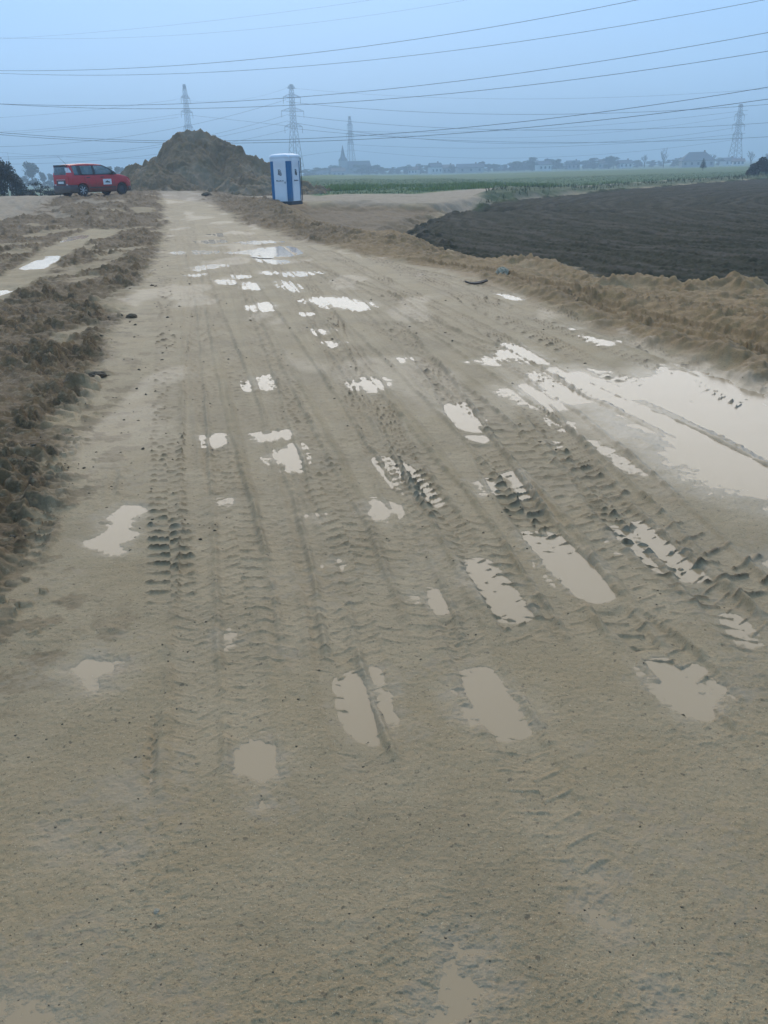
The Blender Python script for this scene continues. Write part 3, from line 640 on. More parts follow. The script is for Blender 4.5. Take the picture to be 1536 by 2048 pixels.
# ------------------------------------------------------------------ red people carrier
def car():
    red = simple('red_paint', (.50, .006, .012), .42, var=.06, coat=.2, mud=(.30, .72, (.11, .075, .045)))
    black = simple('black_trim', (.018, .018, .02), .5); dark = simple('dark_cabin', (.03, .032, .036), .9)
    bump_m = simple('dirty_bumper', (.05, .032, .034), .55, mud=(.2, .55, (.15, .115, .085)), var=.25)
    rub = simple('tyre_rubber', (.022, .021, .021), .85, mud=(-.45, .3, (.11, .085, .06)), var=.3)
    silver = simple('wheel_silver', (.52, .53, .54), .35, .7); steel = simple('wheel_steel', (.06, .06, .065), .5, .3)
    white = simple('white_plastic', (.74, .74, .74), .4, var=.03); redl = simple('red_lens', (.62, .03, .035), .15, var=.05)
    wl = simple('clear_lens', (.75, .72, .72), .12, var=.05); ink = simple('dark_ink', (.03, .03, .035), .6)
    glass, nt, b = newmat('tinted_glass'); b.inputs['Base Color'].default_value = (.12, .20, .21, 1); b.inputs['Roughness'].default_value = .03
    b.inputs['Transmission Weight'].default_value = .0; b.inputs['Alpha'].default_value = .50; b.inputs['Specular IOR Level'].default_value = .9
    gdark, nt, b = newmat('dark_tinted_glass'); b.inputs['Base Color'].default_value = (.035, .075, .085, 1); b.inputs['Roughness'].default_value = .05; b.inputs['Alpha'].default_value = .88
    b.inputs['Specular IOR Level'].default_value = .8
    cx, cy = plan(185, 46.5)
    r_ = root('parked_car', (cx, cy, z1(cx, cy)), R(50), label='red boxy people carrier with muddy sills parked on the sandy crest', cat='car')
    OX = 2.04; r_.scale = (.88, .90, .91)
    wx = [0, .03, .08, .2, .5, 3.3, 3.7, 3.9, 4.0, 4.05, 4.08]; wy = [.70, .76, .80, .84, .865, .865, .82, .74, .66, .58, .46]
    gz = [.15, .2, .35, .6, .8, 1.0, 1.1, 1.35, 1.54, 1.6]; gv = [.86, .93, .98, 1., .99, .965, .95, .875, .80, .72]
    w_ = lambda x: float(np.interp(x, wx, wy)); g_ = lambda z: float(np.interp(z, gz, gv))
    hoodz = lambda x: float(np.interp(x, [2.9, 3.0, 3.2, 3.5, 3.8, 3.95, 4.04, 4.08], [1.10, 1.09, 1.065, 1.00, .90, .81, .69, .58]))
    def arch(x):
        z = .2 if .1 < x < 3.95 else .24
        for c in (.75, 3.29):
            d = .37 ** 2 - (x - c) ** 2
            if d > 0: z = max(z, .31 + math.sqrt(d))
        return z
    xs = sorted(set([0, .03, .08, .2] + list(np.linspace(.3, 1.25, 24)) + list(np.linspace(1.3, 2.7, 12)) + list(np.linspace(2.84, 3.74, 24)) + [3.8, 3.85, 3.9, 3.95, 4.0, 4.05, 4.08]))
    lev = [.2, .3, .42, .55, .68, .8, .92, 1.02]
    M = MB(); rows = []
    for x in xs:
        top = 1.10 if x <= 2.95 else hoodz(x); row = []
        tuck = float(np.interp(x, [0, .1, 3.8, 4.08], [.02, 0, 0, .0]))
        for s in (-1, 1):
            pts = []
            for z in lev:
                zz = min(max(z, arch(x)), top - .01); pts.append((x - OX, s * w_(x) * g_(zz), zz))
            pts.append((x - OX, s * w_(x) * g_(top) * .96, top))
            if x > 2.95: pts.append((x - OX, s * w_(x) * .55, top + .03))
            else: pts.append((x - OX, s * w_(x) * .55, top))
            row.append(pts)
        loop = row[0] + [(x - OX, 0, row[0][-1][2] + (.005 if x > 2.95 else 0))] + row[1][::-1] + [(x - OX, 0, arch(x) if x < .1 or x > 3.95 else .22)]
        rows.append(loop)
    n = len(rows[0]); V = [p for r in rows for p in r]; F_ = []
    for i in range(len(rows) - 1):
        for k in range(n): F_.append((i * n + k, i * n + (k + 1) % n, (i + 1) * n + (k + 1) % n, (i + 1) * n + k))
    F_.append(tuple(range(n))); F_.append(tuple(range((len(rows) - 1) * n, len(rows) * n))[::-1]); M.add(V, F_)
    body = M.build('body', red, r_, True)
    body.data.polygons.foreach_set('use_smooth', [True] * (len(body.data.polygons) - 2) + [False] * 2)
    # roof with rails down to the window tops
    M = MB(); rx = [.05, .12, .3, .7, 1.2, 1.7, 2.05, 2.2]; rz = [1.51, 1.545, 1.585, 1.615, 1.63, 1.62, 1.595, 1.57]; rows = []
    for x, z in zip(rx, rz):
        ys = w_(x) * .80; row = []
        for f, dz in ((1, 1.54 - z - .01), (.985, -.03), (.9, -.008), (.6, .01), (0, .015)): row.append((x - OX, -ys * f, z + dz))
        rows.append(row + [(a, -b_, c) for a, b_, c in row[-2::-1]])
    n = len(rows[0]); V = [p for r in rows for p in r]
    M.add(V, [(i * n + k, (i + 1) * n + k, (i + 1) * n + k + 1, i * n + k + 1) for i in range(len(rows) - 1) for k in range(n - 1)])
    M.add([(p[0], p[1] * .97, p[2] - .03) for p in V], [(i * n + k, i * n + k + 1, (i + 1) * n + k + 1, (i + 1) * n + k) for i in range(len(rows) - 1) for k in range(n - 1)])
    M.build('roof', red, r_, True)
    def patch(poly, s, off=0.0, th=.02, sub=3):
        """side panel following the tumblehome"""
        M = MB(); P = []
        for i in range(len(poly)):
            a = poly[i]; b_ = poly[(i + 1) % len(poly)]
            for k in range(sub): P.append((a[0] + (b_[0] - a[0]) * k / sub, a[1] + (b_[1] - a[1]) * k / sub))
        o = [(x - OX, s * (w_(x) * g_(z) + off), z) for x, z in P]; i_ = [(x - OX, s * (w_(x) * g_(z) + off - th), z) for x, z in P]; n = len(P)
        cxz = (sum(p[0] for p in P) / n, sum(p[1] for p in P) / n); co = (cxz[0] - OX, s * (w_(cxz[0]) * g_(cxz[1]) + off), cxz[1])
        M.add(o + [co], [(k, (k + 1) % n, n) for k in range(n)])
        M.add(i_ + [(co[0], co[1] - s * th, co[2])], [((k + 1) % n, k, n) for k in range(n)])
        M.add(o + i_, [(k, (k + 1) % n, n + (k + 1) % n, n + k) for k in range(n)]); return M
    for s in (-1, 1):
        patch([(.02, 1.05), (.36, 1.05), (.28, 1.55), (.08, 1.55)], s).build('rear_pillar', red, r_)
        patch([(.62, 1.09), (.83, 1.09), (.80, 1.55), (.55, 1.55)], s).build('pillar', black, r_)
        patch([(1.50, 1.09), (1.68, 1.09), (1.64, 1.55), (1.52, 1.55)], s).build('pillar', black, r_)
        patch([(2.92, 1.07), (3.04, 1.07), (2.66, 1.35), (2.18, 1.565), (2.05, 1.565), (2.55, 1.36)], s).build('windscreen_pillar', black, r_)
        patch([(.36, 1.10), (.62, 1.09), (.56, 1.54), (.33, 1.54)], s, -.006, .006).build('side_window', glass, r_)
        patch([(.83, 1.09), (1.50, 1.09), (1.52, 1.54), (.80, 1.54)], s, -.006, .006).build('side_window', glass, r_)
        patch([(1.68, 1.09), (2.94, 1.08), (2.52, 1.36), (2.08, 1.545), (1.64, 1.54)], s, -.006, .006).build('side_window', glass, r_)
        patch([(.33, 1.07), (2.95, 1.06), (2.95, 1.095), (.33, 1.105)], s, .004, .02, 5).build('window_trim', black, r_)
        patch([(1.05, .915), (1.27, .925), (1.27, .965), (1.05, .955)], s, .022, .03).build('door_handle', red if s > 0 else black, r_)
        patch([(1.93, .915), (2.15, .925), (2.15, .965), (1.93, .955)], s, .022, .03).build('door_handle', black, r_)
        for xa in (.92, 1.60, 2.78):   # door shut lines
            patch([(xa, .34 if xa > 1 else .72), (xa + .014, .34 if xa > 1 else .72), (xa + .014, 1.07), (xa, 1.07)], s, .0025, .004).build('door_gap', black, r_)
        patch([(.42, .43), (1.1, .40), (1.1, .455), (.42, .455)] if 0 else [(1.18, .40), (2.86, .40), (2.86, .46), (1.18, .46)], s, .016, .02, 5).build('side_moulding', bump_m, r_)
        M = MB(); M.box((2.60 - OX, s * .90, 1.06), (2.74 - OX, s * 1.06, 1.22)); M.box((2.66 - OX, s * .83, 1.08), (2.72 - OX, s * .92, 1.12))
        mo = M.build('wing_mirror', black, r_); bv = mo.modifiers.new('b', 'BEVEL'); bv.width = .025; bv.segments = 2
        # headlamp sweeping back along the wing
        pl = [(3.34, .90), (3.62, .86), (3.86, .75), (3.93, .66), (3.78, .70), (3.52, .82)]
        M = MB(); o = []
        for x, z in [(3.30, 1.035), (3.60, .965), (3.86, .83), (3.97, .70), (3.90, .66), (3.70, .80), (3.45, .93)]:
            o.append((x - OX, s * (w_(x) * g_(z) * (.955 if z > .8 else .985) + .014), z + .006))
        i_ = [(a, b_ - s * .08, c - .03) for a, b_, c in o]; n = len(o)
        M.add(o + i_, [tuple(range(n)), tuple(range(n, 2 * n))[::-1]] + [(k, (k + 1) % n, n + (k + 1) % n, n + k) for k in range(n)])
        M.build('headlight', wl, r_)
        # tail lamp wrapping the rear corner
        for (za, zb, mt, nm) in ((1.0, 1.20, redl, 'tail_light'), (1.20, 1.44, wl, 'indicator_light')):
            M = MB(); pl = [(.24, 0), (.12, 0), (.05, 0), (.015, 0)]; A_ = []
            for z in (za, (za + zb) / 2, zb):
                kx = (z - 1.0) * .07
                A_ += [(x + kx - OX, s * (w_(x) * g_(z) + .018), z) for x, _ in [(.20 - (z - 1.1) ** 2, 0), (.12, 0), (.05, 0)]] + [(-.014 + kx - OX, s * w_(.02) * g_(z) * .97, z), (-.016 + kx - OX, s * w_(0) * g_(z) * .84, z)]
            n = 5; M.add(A_, [(i * n + k, i * n + k + 1, (i + 1) * n + k + 1, (i + 1) * n + k) for i in range(2) for k in range(n - 1)])
            M.add([(p[0] + .05, p[1] - s * .04, p[2]) for p in A_], [(i * n + k, (i + 1) * n + k, (i + 1) * n + k + 1, i * n + k + 1) for i in range(2) for k in range(n - 1)])
            M.build(nm, mt, r_, True)
        M = MB(); M.box((-.03 - OX, s * .56 - .05, .56), (.0 - OX, s * .56 + .05, .64)); M.build('reflector', wl, r_)
    # bumpers follow the body, a little proud
    for (nm, st, mt) in (('rear_bumper', [.42, .2, .08, .03, 0], bump_m), ('front_bumper', [3.72, 3.9, 4.0, 4.05, 4.08], bump_m)):
        M = MB(); ring = []
        front = nm[0] == 'f'; ztop = .44 if front else .56
        path = [(x, -(w_(x) + .015)) for x in st] + [(x, (w_(x) + .015)) for x in st[::-1]]
        for z, k in ((.20, .93), (.26, .985), (.42, 1.0), (ztop, .995), (ztop + .012, .94)):
            for x, y in path:
                e = .022 if x in (0, 4.08) else (.012 if x in (.03, 4.05) else 0)
                ring.append((x + (e if front else -e) - OX, y * k * (g_(z) if z > .4 else .985), z))
        n = len(path); M.add(ring, [(i * n + k, i * n + k + 1, (i + 1) * n + k + 1, (i + 1) * n + k) for i in range(4) for k in range(n - 1)])
        o = M.build(nm, mt, r_, True); sm = o.modifiers.new('s', 'SOLIDIFY'); sm.thickness = .03
    # rear window, tailgate details
    M = MB(); pts = []
    for z, hx, hy in ((1.10, -.012, .66), (1.25, -.002, .665), (1.42, .03, .64), (1.55, .075, .58)):
        for f in (-1, -.85, -.4, 0, .4, .85, 1): pts.append((hx + (.035 if abs(f) == 1 else 0) - OX, f * hy, z))
    M.add(pts, [(i * 7 + k, (i + 1) * 7 + k, (i + 1) * 7 + k + 1, i * 7 + k + 1) for i in range(3) for k in range(6)]); M.build('rear_window', gdark, r_, True)
    M = MB(); M.box((.04 - OX, -.62, 1.535), (.16 - OX, .62, 1.575)); M.box((-.02 - OX, -.50, 1.55), (.06 - OX, .50, 1.585)); M.build('roof_spoiler', black, r_)
    M = MB(); M.box((-.022 - OX, -.40, .845), (.01 - OX, .40, .87)); M.build('tailgate_strip', silver, r_)
    M = MB(); M.box((-.012 - OX, -.42, .60), (.01 - OX, .42, .82)); M.build('plate_recess', bump_m, r_)
    M = MB(); M.box((-.026 - OX, -.26, .66), (-.010 - OX, .26, .77)); M.build('number_plate', white, r_)
    M = MB(); M.bar((-.03 - OX, .02, 1.14), (-.045 - OX, -.30, 1.16), .012); M.build('wiper', black, r_)
    M = MB(); pts = []
    for t in (0, .33, .66, 1):
        x = 3.0 - .93 * t; z = 1.10 + .46 * t ; hy = w_(x) * g_(z) - .03
        for f in (-1, -.7, -.35, 0, .35, .7, 1): pts.append((x + .10 * (1 - f * f) - OX, f * hy, z))
    M.add(pts, [(i * 7 + k, i * 7 + k + 1, (i + 1) * 7 + k + 1, (i + 1) * 7 + k) for i in range(3) for k in range(6)]); M.build('windscreen', glass, r_, True)
    # cabin: floor at the belt line, seats and head restraints, dashboard
    M = MB(); M.box((.12 - OX, -.70, 1.085), (2.9 - OX, .70, 1.108)); M.build('cabin_floor', dark, r_)
    for sx, h in ((.75, 1.22), (1.62, 1.26)):
        for sy in (-.38, .38):
            M = MB(); M.box((sx - OX, sy - .22, 1.0), (sx + .12 - OX, sy + .22, h)); M.box((sx - .01 - OX, sy - .12, h + .03), (sx + .08 - OX, sy + .12, h + .22))
            M.box((sx + .03 - OX, sy - .015, h - .02), (sx + .05 - OX, sy + .015, h + .05))
            o = M.build('seat', dark, r_); bv = o.modifiers.new('b', 'BEVEL'); bv.width = .03; bv.segments = 2
    M = MB(); M.box((2.55 - OX, -.66, 1.09), (2.92 - OX, .66, 1.17)); M.build('dashboard', dark, r_)
    # notice on the front door
    d = patch([(2.06, .56), (2.60, .56), (2.60, .84), (2.06, .84)], -1, .012, .008).build('door_sign', white, r_)
    M = MB()
    for (a, b_, c, e) in ((2.20, .66, 2.27, .72), (2.25, .69, 2.33, .75), (2.31, .66, 2.36, .77), (2.37, .68, 2.46, .73), (2.20, .64, 2.48, .655), (2.42, .66, 2.49, .70)):
        y = -(w_(a) * g_(b_) + .0165); M.add([(a - OX, y, b_), (c - OX, y, b_ + .004), (c - OX, y, e), (a - OX, y, e - .01)], [(0, 1, 2, 3)])
    M.build('emblem', ink, d)
    M = MB(); M.bar((.28 - OX, -.25, 1.60), (.28 - OX, -.25, 1.64), .02, 8); M.bar((.28 - OX, -.25, 1.63), (-.16 - OX, -.25, 2.02), .008, 5, .004); M.build('antenna', black, r_)
    M = MB(); M.box((.12 - OX, -.60, .24), (3.95 - OX, .60, .80)); M.build('underbody', black, r_)
    # wheels
    for x, alloy in ((.75, True), (3.29, False)):
        for s in (-1, 1):
            wh = link('wheel', None, r_, (x - OX, s * .745, .31))
            M = MB(); M.lathe([(.20, -.09), (.29, -.1), (.312, -.07), (.316, 0), (.312, .07), (.29, .1), (.20, .09)], 'y', (0, 0, 0), 28); M.build('tyre', rub, wh, True)
            M = MB(); o = s
            M.lathe([(0, o * .045), (.05, o * .05), (.20, o * .03), (.215, o * .085), (.205, o * .088)], 'y', (0, 0, 0), 28, 1)
            if alloy:
                for k in range(7):
                    t = 2 * math.pi * k / 7
                    for dd in (-.09, .09):
                        M.bar((.045 * math.cos(t), o * .085, .045 * math.sin(t)), (.205 * math.cos(t + dd), o * .085, .205 * math.sin(t + dd)), .016, 4, .012, 0)
                M.lathe([(0, o * .098), (.04, o * .095), (.05, o * .07)], 'y', (0, 0, 0), 12, 0)
            else:
                M.lathe([(.0, o * .09), (.06, o * .088), (.075, o * .06)], 'y', (0, 0, 0), 14, 1)
                for k in range(8):
                    t = 2 * math.pi * k / 8; M.bar((.15 * math.cos(t), o * .03, .15 * math.sin(t)), (.15 * math.cos(t), o * .05, .15 * math.sin(t)), .022, 6, None, 1)
            M.build('rim', [silver, steel], wh)
            if s < 0: wh_r = wh
    return r_
car()

# ------------------------------------------------------------------ portable toilet
def toilet():
    blue = simple('blue_plastic', (.002, .14, .32), .42, var=.08, mud=(.1, .5, (.10, .14, .16)))
    white = simple('white_plastic_wall', (.82, .82, .84), .45, var=.04, scale=3); roofm = simple('white_roof', (.76, .80, .84), .4, var=.03)
    blk = simple('black_skid', (.02, .03, .04), .6, var=.3); ink = simple('sign_ink', (.035, .04, .05), .6)
    cx, cy = W(575, 410.5, .24)
    r_ = root('portable_toilet', (cx, cy, z1(cx, cy) - .01), R(-24), label='blue and white portable toilet cabin standing on the sand in front of the dirt mound', cat='portable toilet')
    r_.scale = (.905, .905, .925)
    def rsq(h, r, n=5):
        P = []
        for qx, qy, a0 in ((1, 1, 0), (-1, 1, 90), (-1, -1, 180), (1, -1, 270)):
            for k in range(n):
                a = R(a0 + 90 * k / (n - 1)); P.append((qx * (h - r) + r * math.cos(a), qy * (h - r) + r * math.sin(a)))
        return P
    def stack(prof, name, mat, smooth=True):
        M = MB(); V = []; n = 20
        for (h, r, z) in prof: V += [(x, y, z) for x, y in rsq(h, r)]
        F_ = [(i * n + k, i * n + (k + 1) % n, (i + 1) * n + (k + 1) % n, (i + 1) * n + k) for i in range(len(prof) - 1) for k in range(n)]
        F_ += [tuple(range(n))[::-1], tuple(range((len(prof) - 1) * n, len(prof) * n))]; M.add(V, F_); return M.build(name, mat, r_, False)
    stack([(.56, .05, .0), (.58, .05, .02), (.58, .05, .13), (.56, .05, .16)], 'base', blk)
    stack([(.545, .06, .15), (.545, .06, 1.99)], 'body', blue)
    stack([(.535, .06, 1.975), (.557, .07, 1.98), (.560, .08, 2.10), (.575, .10, 2.14), (.572, .12, 2.20), (.545, .14, 2.255), (.48, .16, 2.29), (.36, .18, 2.31), (.15, .14, 2.32)], 'roof', roofm)
    for k, nm in enumerate(('door', 'wall_panel', 'wall_panel', 'wall_panel')):
        M = MB(); a = R(90 * k); ca, sa = math.cos(a), math.sin(a)
        def T(p): return (p[0] * ca - p[1] * sa, p[0] * sa + p[1] * ca, p[2])
        hw = .335; O = [(-hw, .17), (hw, .17), (hw, 1.99), (hw * .92, 2.045)] + [(hw * math.cos(t) * .9, 2.045 + .05 * math.sin(t)) for t in np.linspace(.25, math.pi - .25, 9)] + [(-hw * .92, 2.045), (-hw, 1.99)]
        y0 = -.578; y1 = -.53; n = len(O)
        M.add([T((x, y0, z)) for x, z in O] + [T((x * 1.02, y1, z)) for x, z in O], [tuple(range(n))] + [((q + 1) % n, q, n + q, n + (q + 1) % n) for q in range(n)])
        for z in (1.72, 1.77, 1.82, 1.87, 1.92, 1.97):     # arched ribs under the roof
            xs_ = np.linspace(-.27, .27, 9); pts = [T((x, y0 - .004, z + .035 * math.cos(x / .27 * 1.57))) for x in xs_]; M.tube(pts, .010, 4)
        for z in (.26, .32, .38, .98, 1.20, 1.28): M.bar(T((-.26, y0 - .002, z)), T((.26, y0 - .002, z)), .008)
        for sx in (-1, 1): M.bar(T((sx * .30, y0 - .002, .24)), T((sx * .30, y0 - .002, 1.66)), .008)
        p = M.build(nm, white, r_)
        M = MB(); s_ = lambda a0, b0, a1, b1, w=.014: M.bar(T((a0, y0 - .010, b0)), T((a1, y0 - .010, b1)), w)
        for q in ((-.10, 1.60, .02, 1.60), (-.04, 1.60, -.07, 1.49), (.02, 1.60, .06, 1.54), (.06, 1.54, .0, 1.50), (-.09, 1.47, .0, 1.45), (.03, 1.49, .10, 1.45), (-.05, 1.45, -.09, 1.39),
                  (-.09, 1.39, -.01, 1.37), (.02, 1.44, .0, 1.36), (.10, 1.45, .04, 1.40), (.0, 1.36, .07, 1.34), (.07, 1.34, .10, 1.40), (-.02, 1.53, -.03, 1.42)): s_(*q)
        M.build('emblem', ink, p)
        M = MB(); u = -.20
        for wdt, hh in ((.05, .05), (.03, .035), (.035, .03), (.03, .03), (.035, .045), (.03, .03), (.012, .012), (.03, .035), (.035, .03)):
            M.box(*[tuple(v) for v in ((0, 0, 0), (0, 0, 0))]) if 0 else None
            a0 = T((u, y0 - .008, 1.085)); M.bar(T((u, y0 - .006, 1.085 + hh / 2)), T((u + wdt, y0 - .006, 1.085 + hh / 2)), hh * .6); u += wdt + .014
        M.build('lettering', ink, p)
        if nm == 'door':
            M = MB(); M.box((.26, -.597, .98), (.30, -.575, 1.06)); M.build('handle', blk, p)
    M = MB(); M.bar((.60, .50, .16), (.60, .50, 2.12), .022, 8); M.build('vent_pipe', blk, r_)
toilet()

# ------------------------------------------------------------------ pylons
STEEL = simple('galvanised_steel', (.11, .115, .125), .6, .2); INS = simple('insulator_glass', (.05, .06, .06), .4)
def pylon(px, D, ztop_px, rz, label, arms, base_w, th=.11, lean=0):
    th *= .7
    x, y = plan(px, D); v = ray(px, ztop_px); t = y / v.y; zt = EYE + v.z * t; zb = z1(x, y) - .3; H_ = zt - zb; x = v.x * t
    r_ = root('power_pylon', (x, y, zb), rz, label=label, cat='electricity pylon', group='electricity pylons in the haze')
    M = MB(); zw = H_ * .58; ww = .085 * base_w / 5 * 10
    def half(z): return np.interp(z, [0, zw, H_ * .93, H_], [base_w / 2, base_w * .17, base_w * .12, base_w * .06])
    lv = list(np.linspace(0, zw, 8)) + list(np.linspace(zw, H_, 12))[1:]
    c4 = ((1, 1), (-1, 1), (-1, -1), (1, -1))
    for i in range(len(lv) - 1):
        a, b = half(lv[i]), half(lv[i + 1])
        for k in range(4):
            p = c4[k]; q = c4[(k + 1) % 4]
            M.bar((p[0] * a, p[1] * a, lv[i]), (p[0] * b, p[1] * b, lv[i + 1]), th * (1.15 if i < 7 else .9))
            M.bar((p[0] * a, p[1] * a, lv[i]), (q[0] * b, q[1] * b, lv[i + 1]), th * .5)
            M.bar((q[0] * a, q[1] * a, lv[i]), (p[0] * b, p[1] * b, lv[i + 1]), th * .5)
            if i % 2 == 0: M.bar((p[0] * b, p[1] * b, lv[i + 1]), (q[0] * b, q[1] * b, lv[i + 1]), th * .5)
    M.build('lattice_mast', STEEL, r_)
    for (f, L) in arms:
        z = H_ * f; a = half(z); M = MB()
        for s in (-1, 1):
            for e in (-1, 1):
                M.bar((s * a, e * a, z), (s * L, 0, z + .15), th * .8); M.bar((s * a, e * a, z + 1.5), (s * L, 0, z + .25), th * .7)
                for k in range(1, 4):
                    u = k / 4; M.bar((s * (a + (L - a) * u), e * a * (1 - u), z + .1), (s * (a + (L - a) * (u - .2)), e * a * (1.2 - u), z + 1.5 - 1.2 * (u - .2)), th * .4)
        M.box((-L, -.12, z - .02), (L, .12, z + .10))
        ar = M.build('cross_arm', STEEL, r_)
        if f < .95:
            for s in (-1, 1):
                M = MB(); M.tube([(s * L, 0, z), (s * L, 0, z - 2.6)], .10, 6); M.build('insulator', INS, ar)
    return r_
pylon(582, 437, 168, R(38), 'sharpest lattice pylon rising behind the portable toilet', [(.955, 2.0), (.865, 4.6), (.725, 6.0), (.565, 4.8)], 6.2, .13)
pylon(368, 500, 168, R(72), 'hazy lattice pylon whose mast rises behind the peak of the dirt mound', [(.955, 1.6), (.86, 4.6), (.72, 6.0), (.57, 4.8)], 6.5, .15)
pylon(699, 590, 232, R(68), 'small faint pylon just right of the toilet beside the church spire', [(.95, 1.5), (.84, 4.2), (.69, 5.4), (.54, 4.4)], 5.6, .15)
pylon(1482, 500, 208, R(35), 'faint lattice pylon at the far right above the hazy trees', [(.955, 2.2), (.82, 4.2), (.66, 5.4), (.50, 4.2)], 6.0, .15)

# ------------------------------------------------------------------ cables
WIRE = simple('cable_metal', (.035, .037, .045), .5, .3)
def cable(a, b, c, s0, s1, rad, label, n=46, grp='overhead power cables'):
    a = Vector((a[0], a[1])); b = Vector((b[0], b[1])); P = []
    for k in range(n + 1):
        s = s0 + (s1 - s0) * k / n; q = a + (b - a) * s; P.append((q.x, q.y, c[0] * s * s + c[1] * s + c[2]))
    M = MB(); m = len(P)
    for p in P:
        for dx, dz in ((1, 0), (0, 1), (-1, 0), (0, -1)): M.v.append((p[0] + 0, p[1] + dx * rad, p[2] + dz * rad))
    for i in range(m - 1):
        for k in range(4): M.f.append((i * 4 + k, i * 4 + (k + 1) % 4, i * 4 + 4 + (k + 1) % 4, i * 4 + 4 + k)); M.mi.append(0)
    tag(M.build('power_cable', WIRE), label, 'power cable', grp)
NR = ((-89.2, 225), (67.5, 160)); FR = ((-38.6, 437), (168.2, 330)); TR2 = ((-38.6, 437), (196.3, 500)); T3R = ((-15.3, 600), (196.3, 500))
LL = ((-200.8, 400), (-38.6, 437)); ML = ((-225.9, 450), (-100.9, 500)); MN = ((-100.9, 500), (-38.6, 437)); NO = ((-38.6, 437), (-15.3, 600))
ncab = 'near power cables sweeping up to the right'
for pl, c, s0, s1, rad, lb in (
    (NR, (17.38, -12.79, 25.28), -.3, 1.35, .040, 'upper cable of the highest dark pair sweeping up to the right'),
    (NR, (17.17, -16.16, 24.82), -.3, 1.35, .036, 'lower cable of the highest dark pair sweeping up to the right'),
    (NR, (16.24, -13.67, 18.39), -.3, 1.35, .042, 'upper cable of the middle dark pair passing above the pylon tops'),
    (NR, (16.7, -16.98, 18.44), -.3, 1.35, .042, 'lower cable of the middle dark pair crossing the pylon behind the toilet'),
    (NR, (18.77, -18.34, 12.32), -.3, 1.35, .046, 'upper cable of the lowest dark pair passing behind the mound'),
    (NR, (16.36, -17.31, 11.82), -.3, 1.35, .046, 'lower cable of the lowest dark pair passing behind the mound'),
    (NR, (10.58, -6.44, 31.43), -.3, 1.0, .014, 'topmost faint thin cable near the upper edge of the sky'),
    (NR, (20.86, -17.82, 32.09), -.3, 1.2, .014, 'faint thin cable second from the top of the sky'),
    (FR, (21.12, -32.78, 37.07), 0, 1.1, .035, 'faint cable running right from the top of the pylon behind the toilet'),
    (FR, (22.1, -32.87, 31.25), 0, 1.1, .075, 'cable running right from the highest wide arm of the pylon behind the toilet'),
    (FR, (22.14, -33.6, 25.78), 0, 1.1, .070, 'cable running right from the middle arm of the pylon behind the toilet'),
    (FR, (19.56, -30.5, 20.37), 0, 1.1, .075, 'cable running right from the lowest arm of the pylon behind the toilet'),
    (TR2, (36.23, -41.64, 22.95), 0, 1.0, .075, 'cable sagging deeply between the toilet pylon and the far right pylon'),
    (T3R, (17.56, -20.4, 16.77), 0, 1.0, .08, 'cable from the middle of the small faint pylon to the far right pylon'),
    (T3R, (29.07, -31.1, 13.66), 0, 1.0, .06, 'lowest faint cable from the small pylon skimming above the hazy village'),
    (T3R, (16.95, -16.49, 24.53), 0, 1.0, .08, 'highest cable from the small faint pylon to the far right pylon'),
    (T3R, (29.81, -31.71, 24.81), 0, 1.0, .06, 'second highest cable from the small faint pylon to the far right pylon'),
    (LL, (30.48, -15.47, 17.09), -.1, 1.0, .06, 'long cable running down left from the highest arm of the toilet pylon'),
    (LL, (31.94, -20.19, 14.12), -.1, 1.0, .06, 'long cable running down left from the middle arm of the toilet pylon'),
    (LL, (26.0, -15.0, 12.3), -.1, 1.0, .055, 'cable running down left just below the middle arm of the toilet pylon'),
    (LL, (25.0, -16.0, 10.6), -.1, 1.0, .055, 'cable running down left from the lowest arm of the toilet pylon'),
    (ML, (7.9, 1.66, 28.44), -.1, 1.0, .05, 'faint highest cable running left from the pylon behind the mound peak'),
    (ML, (8.21, .27, 22.52), -.1, 1.0, .06, 'upper cable of the faint pair left of the pylon behind the mound peak'),
    (ML, (5.65, 3.22, 20.74), -.1, 1.0, .055, 'lower cable of the faint pair left of the pylon behind the mound peak'),
    (MN, (-.12, -10., 31.26), 0, 1.0, .06, 'lower cable between the mound pylon and the toilet pylon'),
    (MN, (13.19, -15.13, 38.54), 0, 1.0, .03, 'faint upper cable between the mound pylon and the toilet pylon'),
    (NO, (-2.63, 8.11, 7.45), 0, 1.0, .06, 'short low cable between the toilet pylon and the small faint pylon'),
    (ML, (13.85, -24.64, 21.28), -.1, 1.0, .05, 'lowest faint cable above the roof of the red car')):
    cable(pl[0], pl[1], c, s0, s1, rad, lb, grp=ncab if pl is NR else 'faint far power cables')

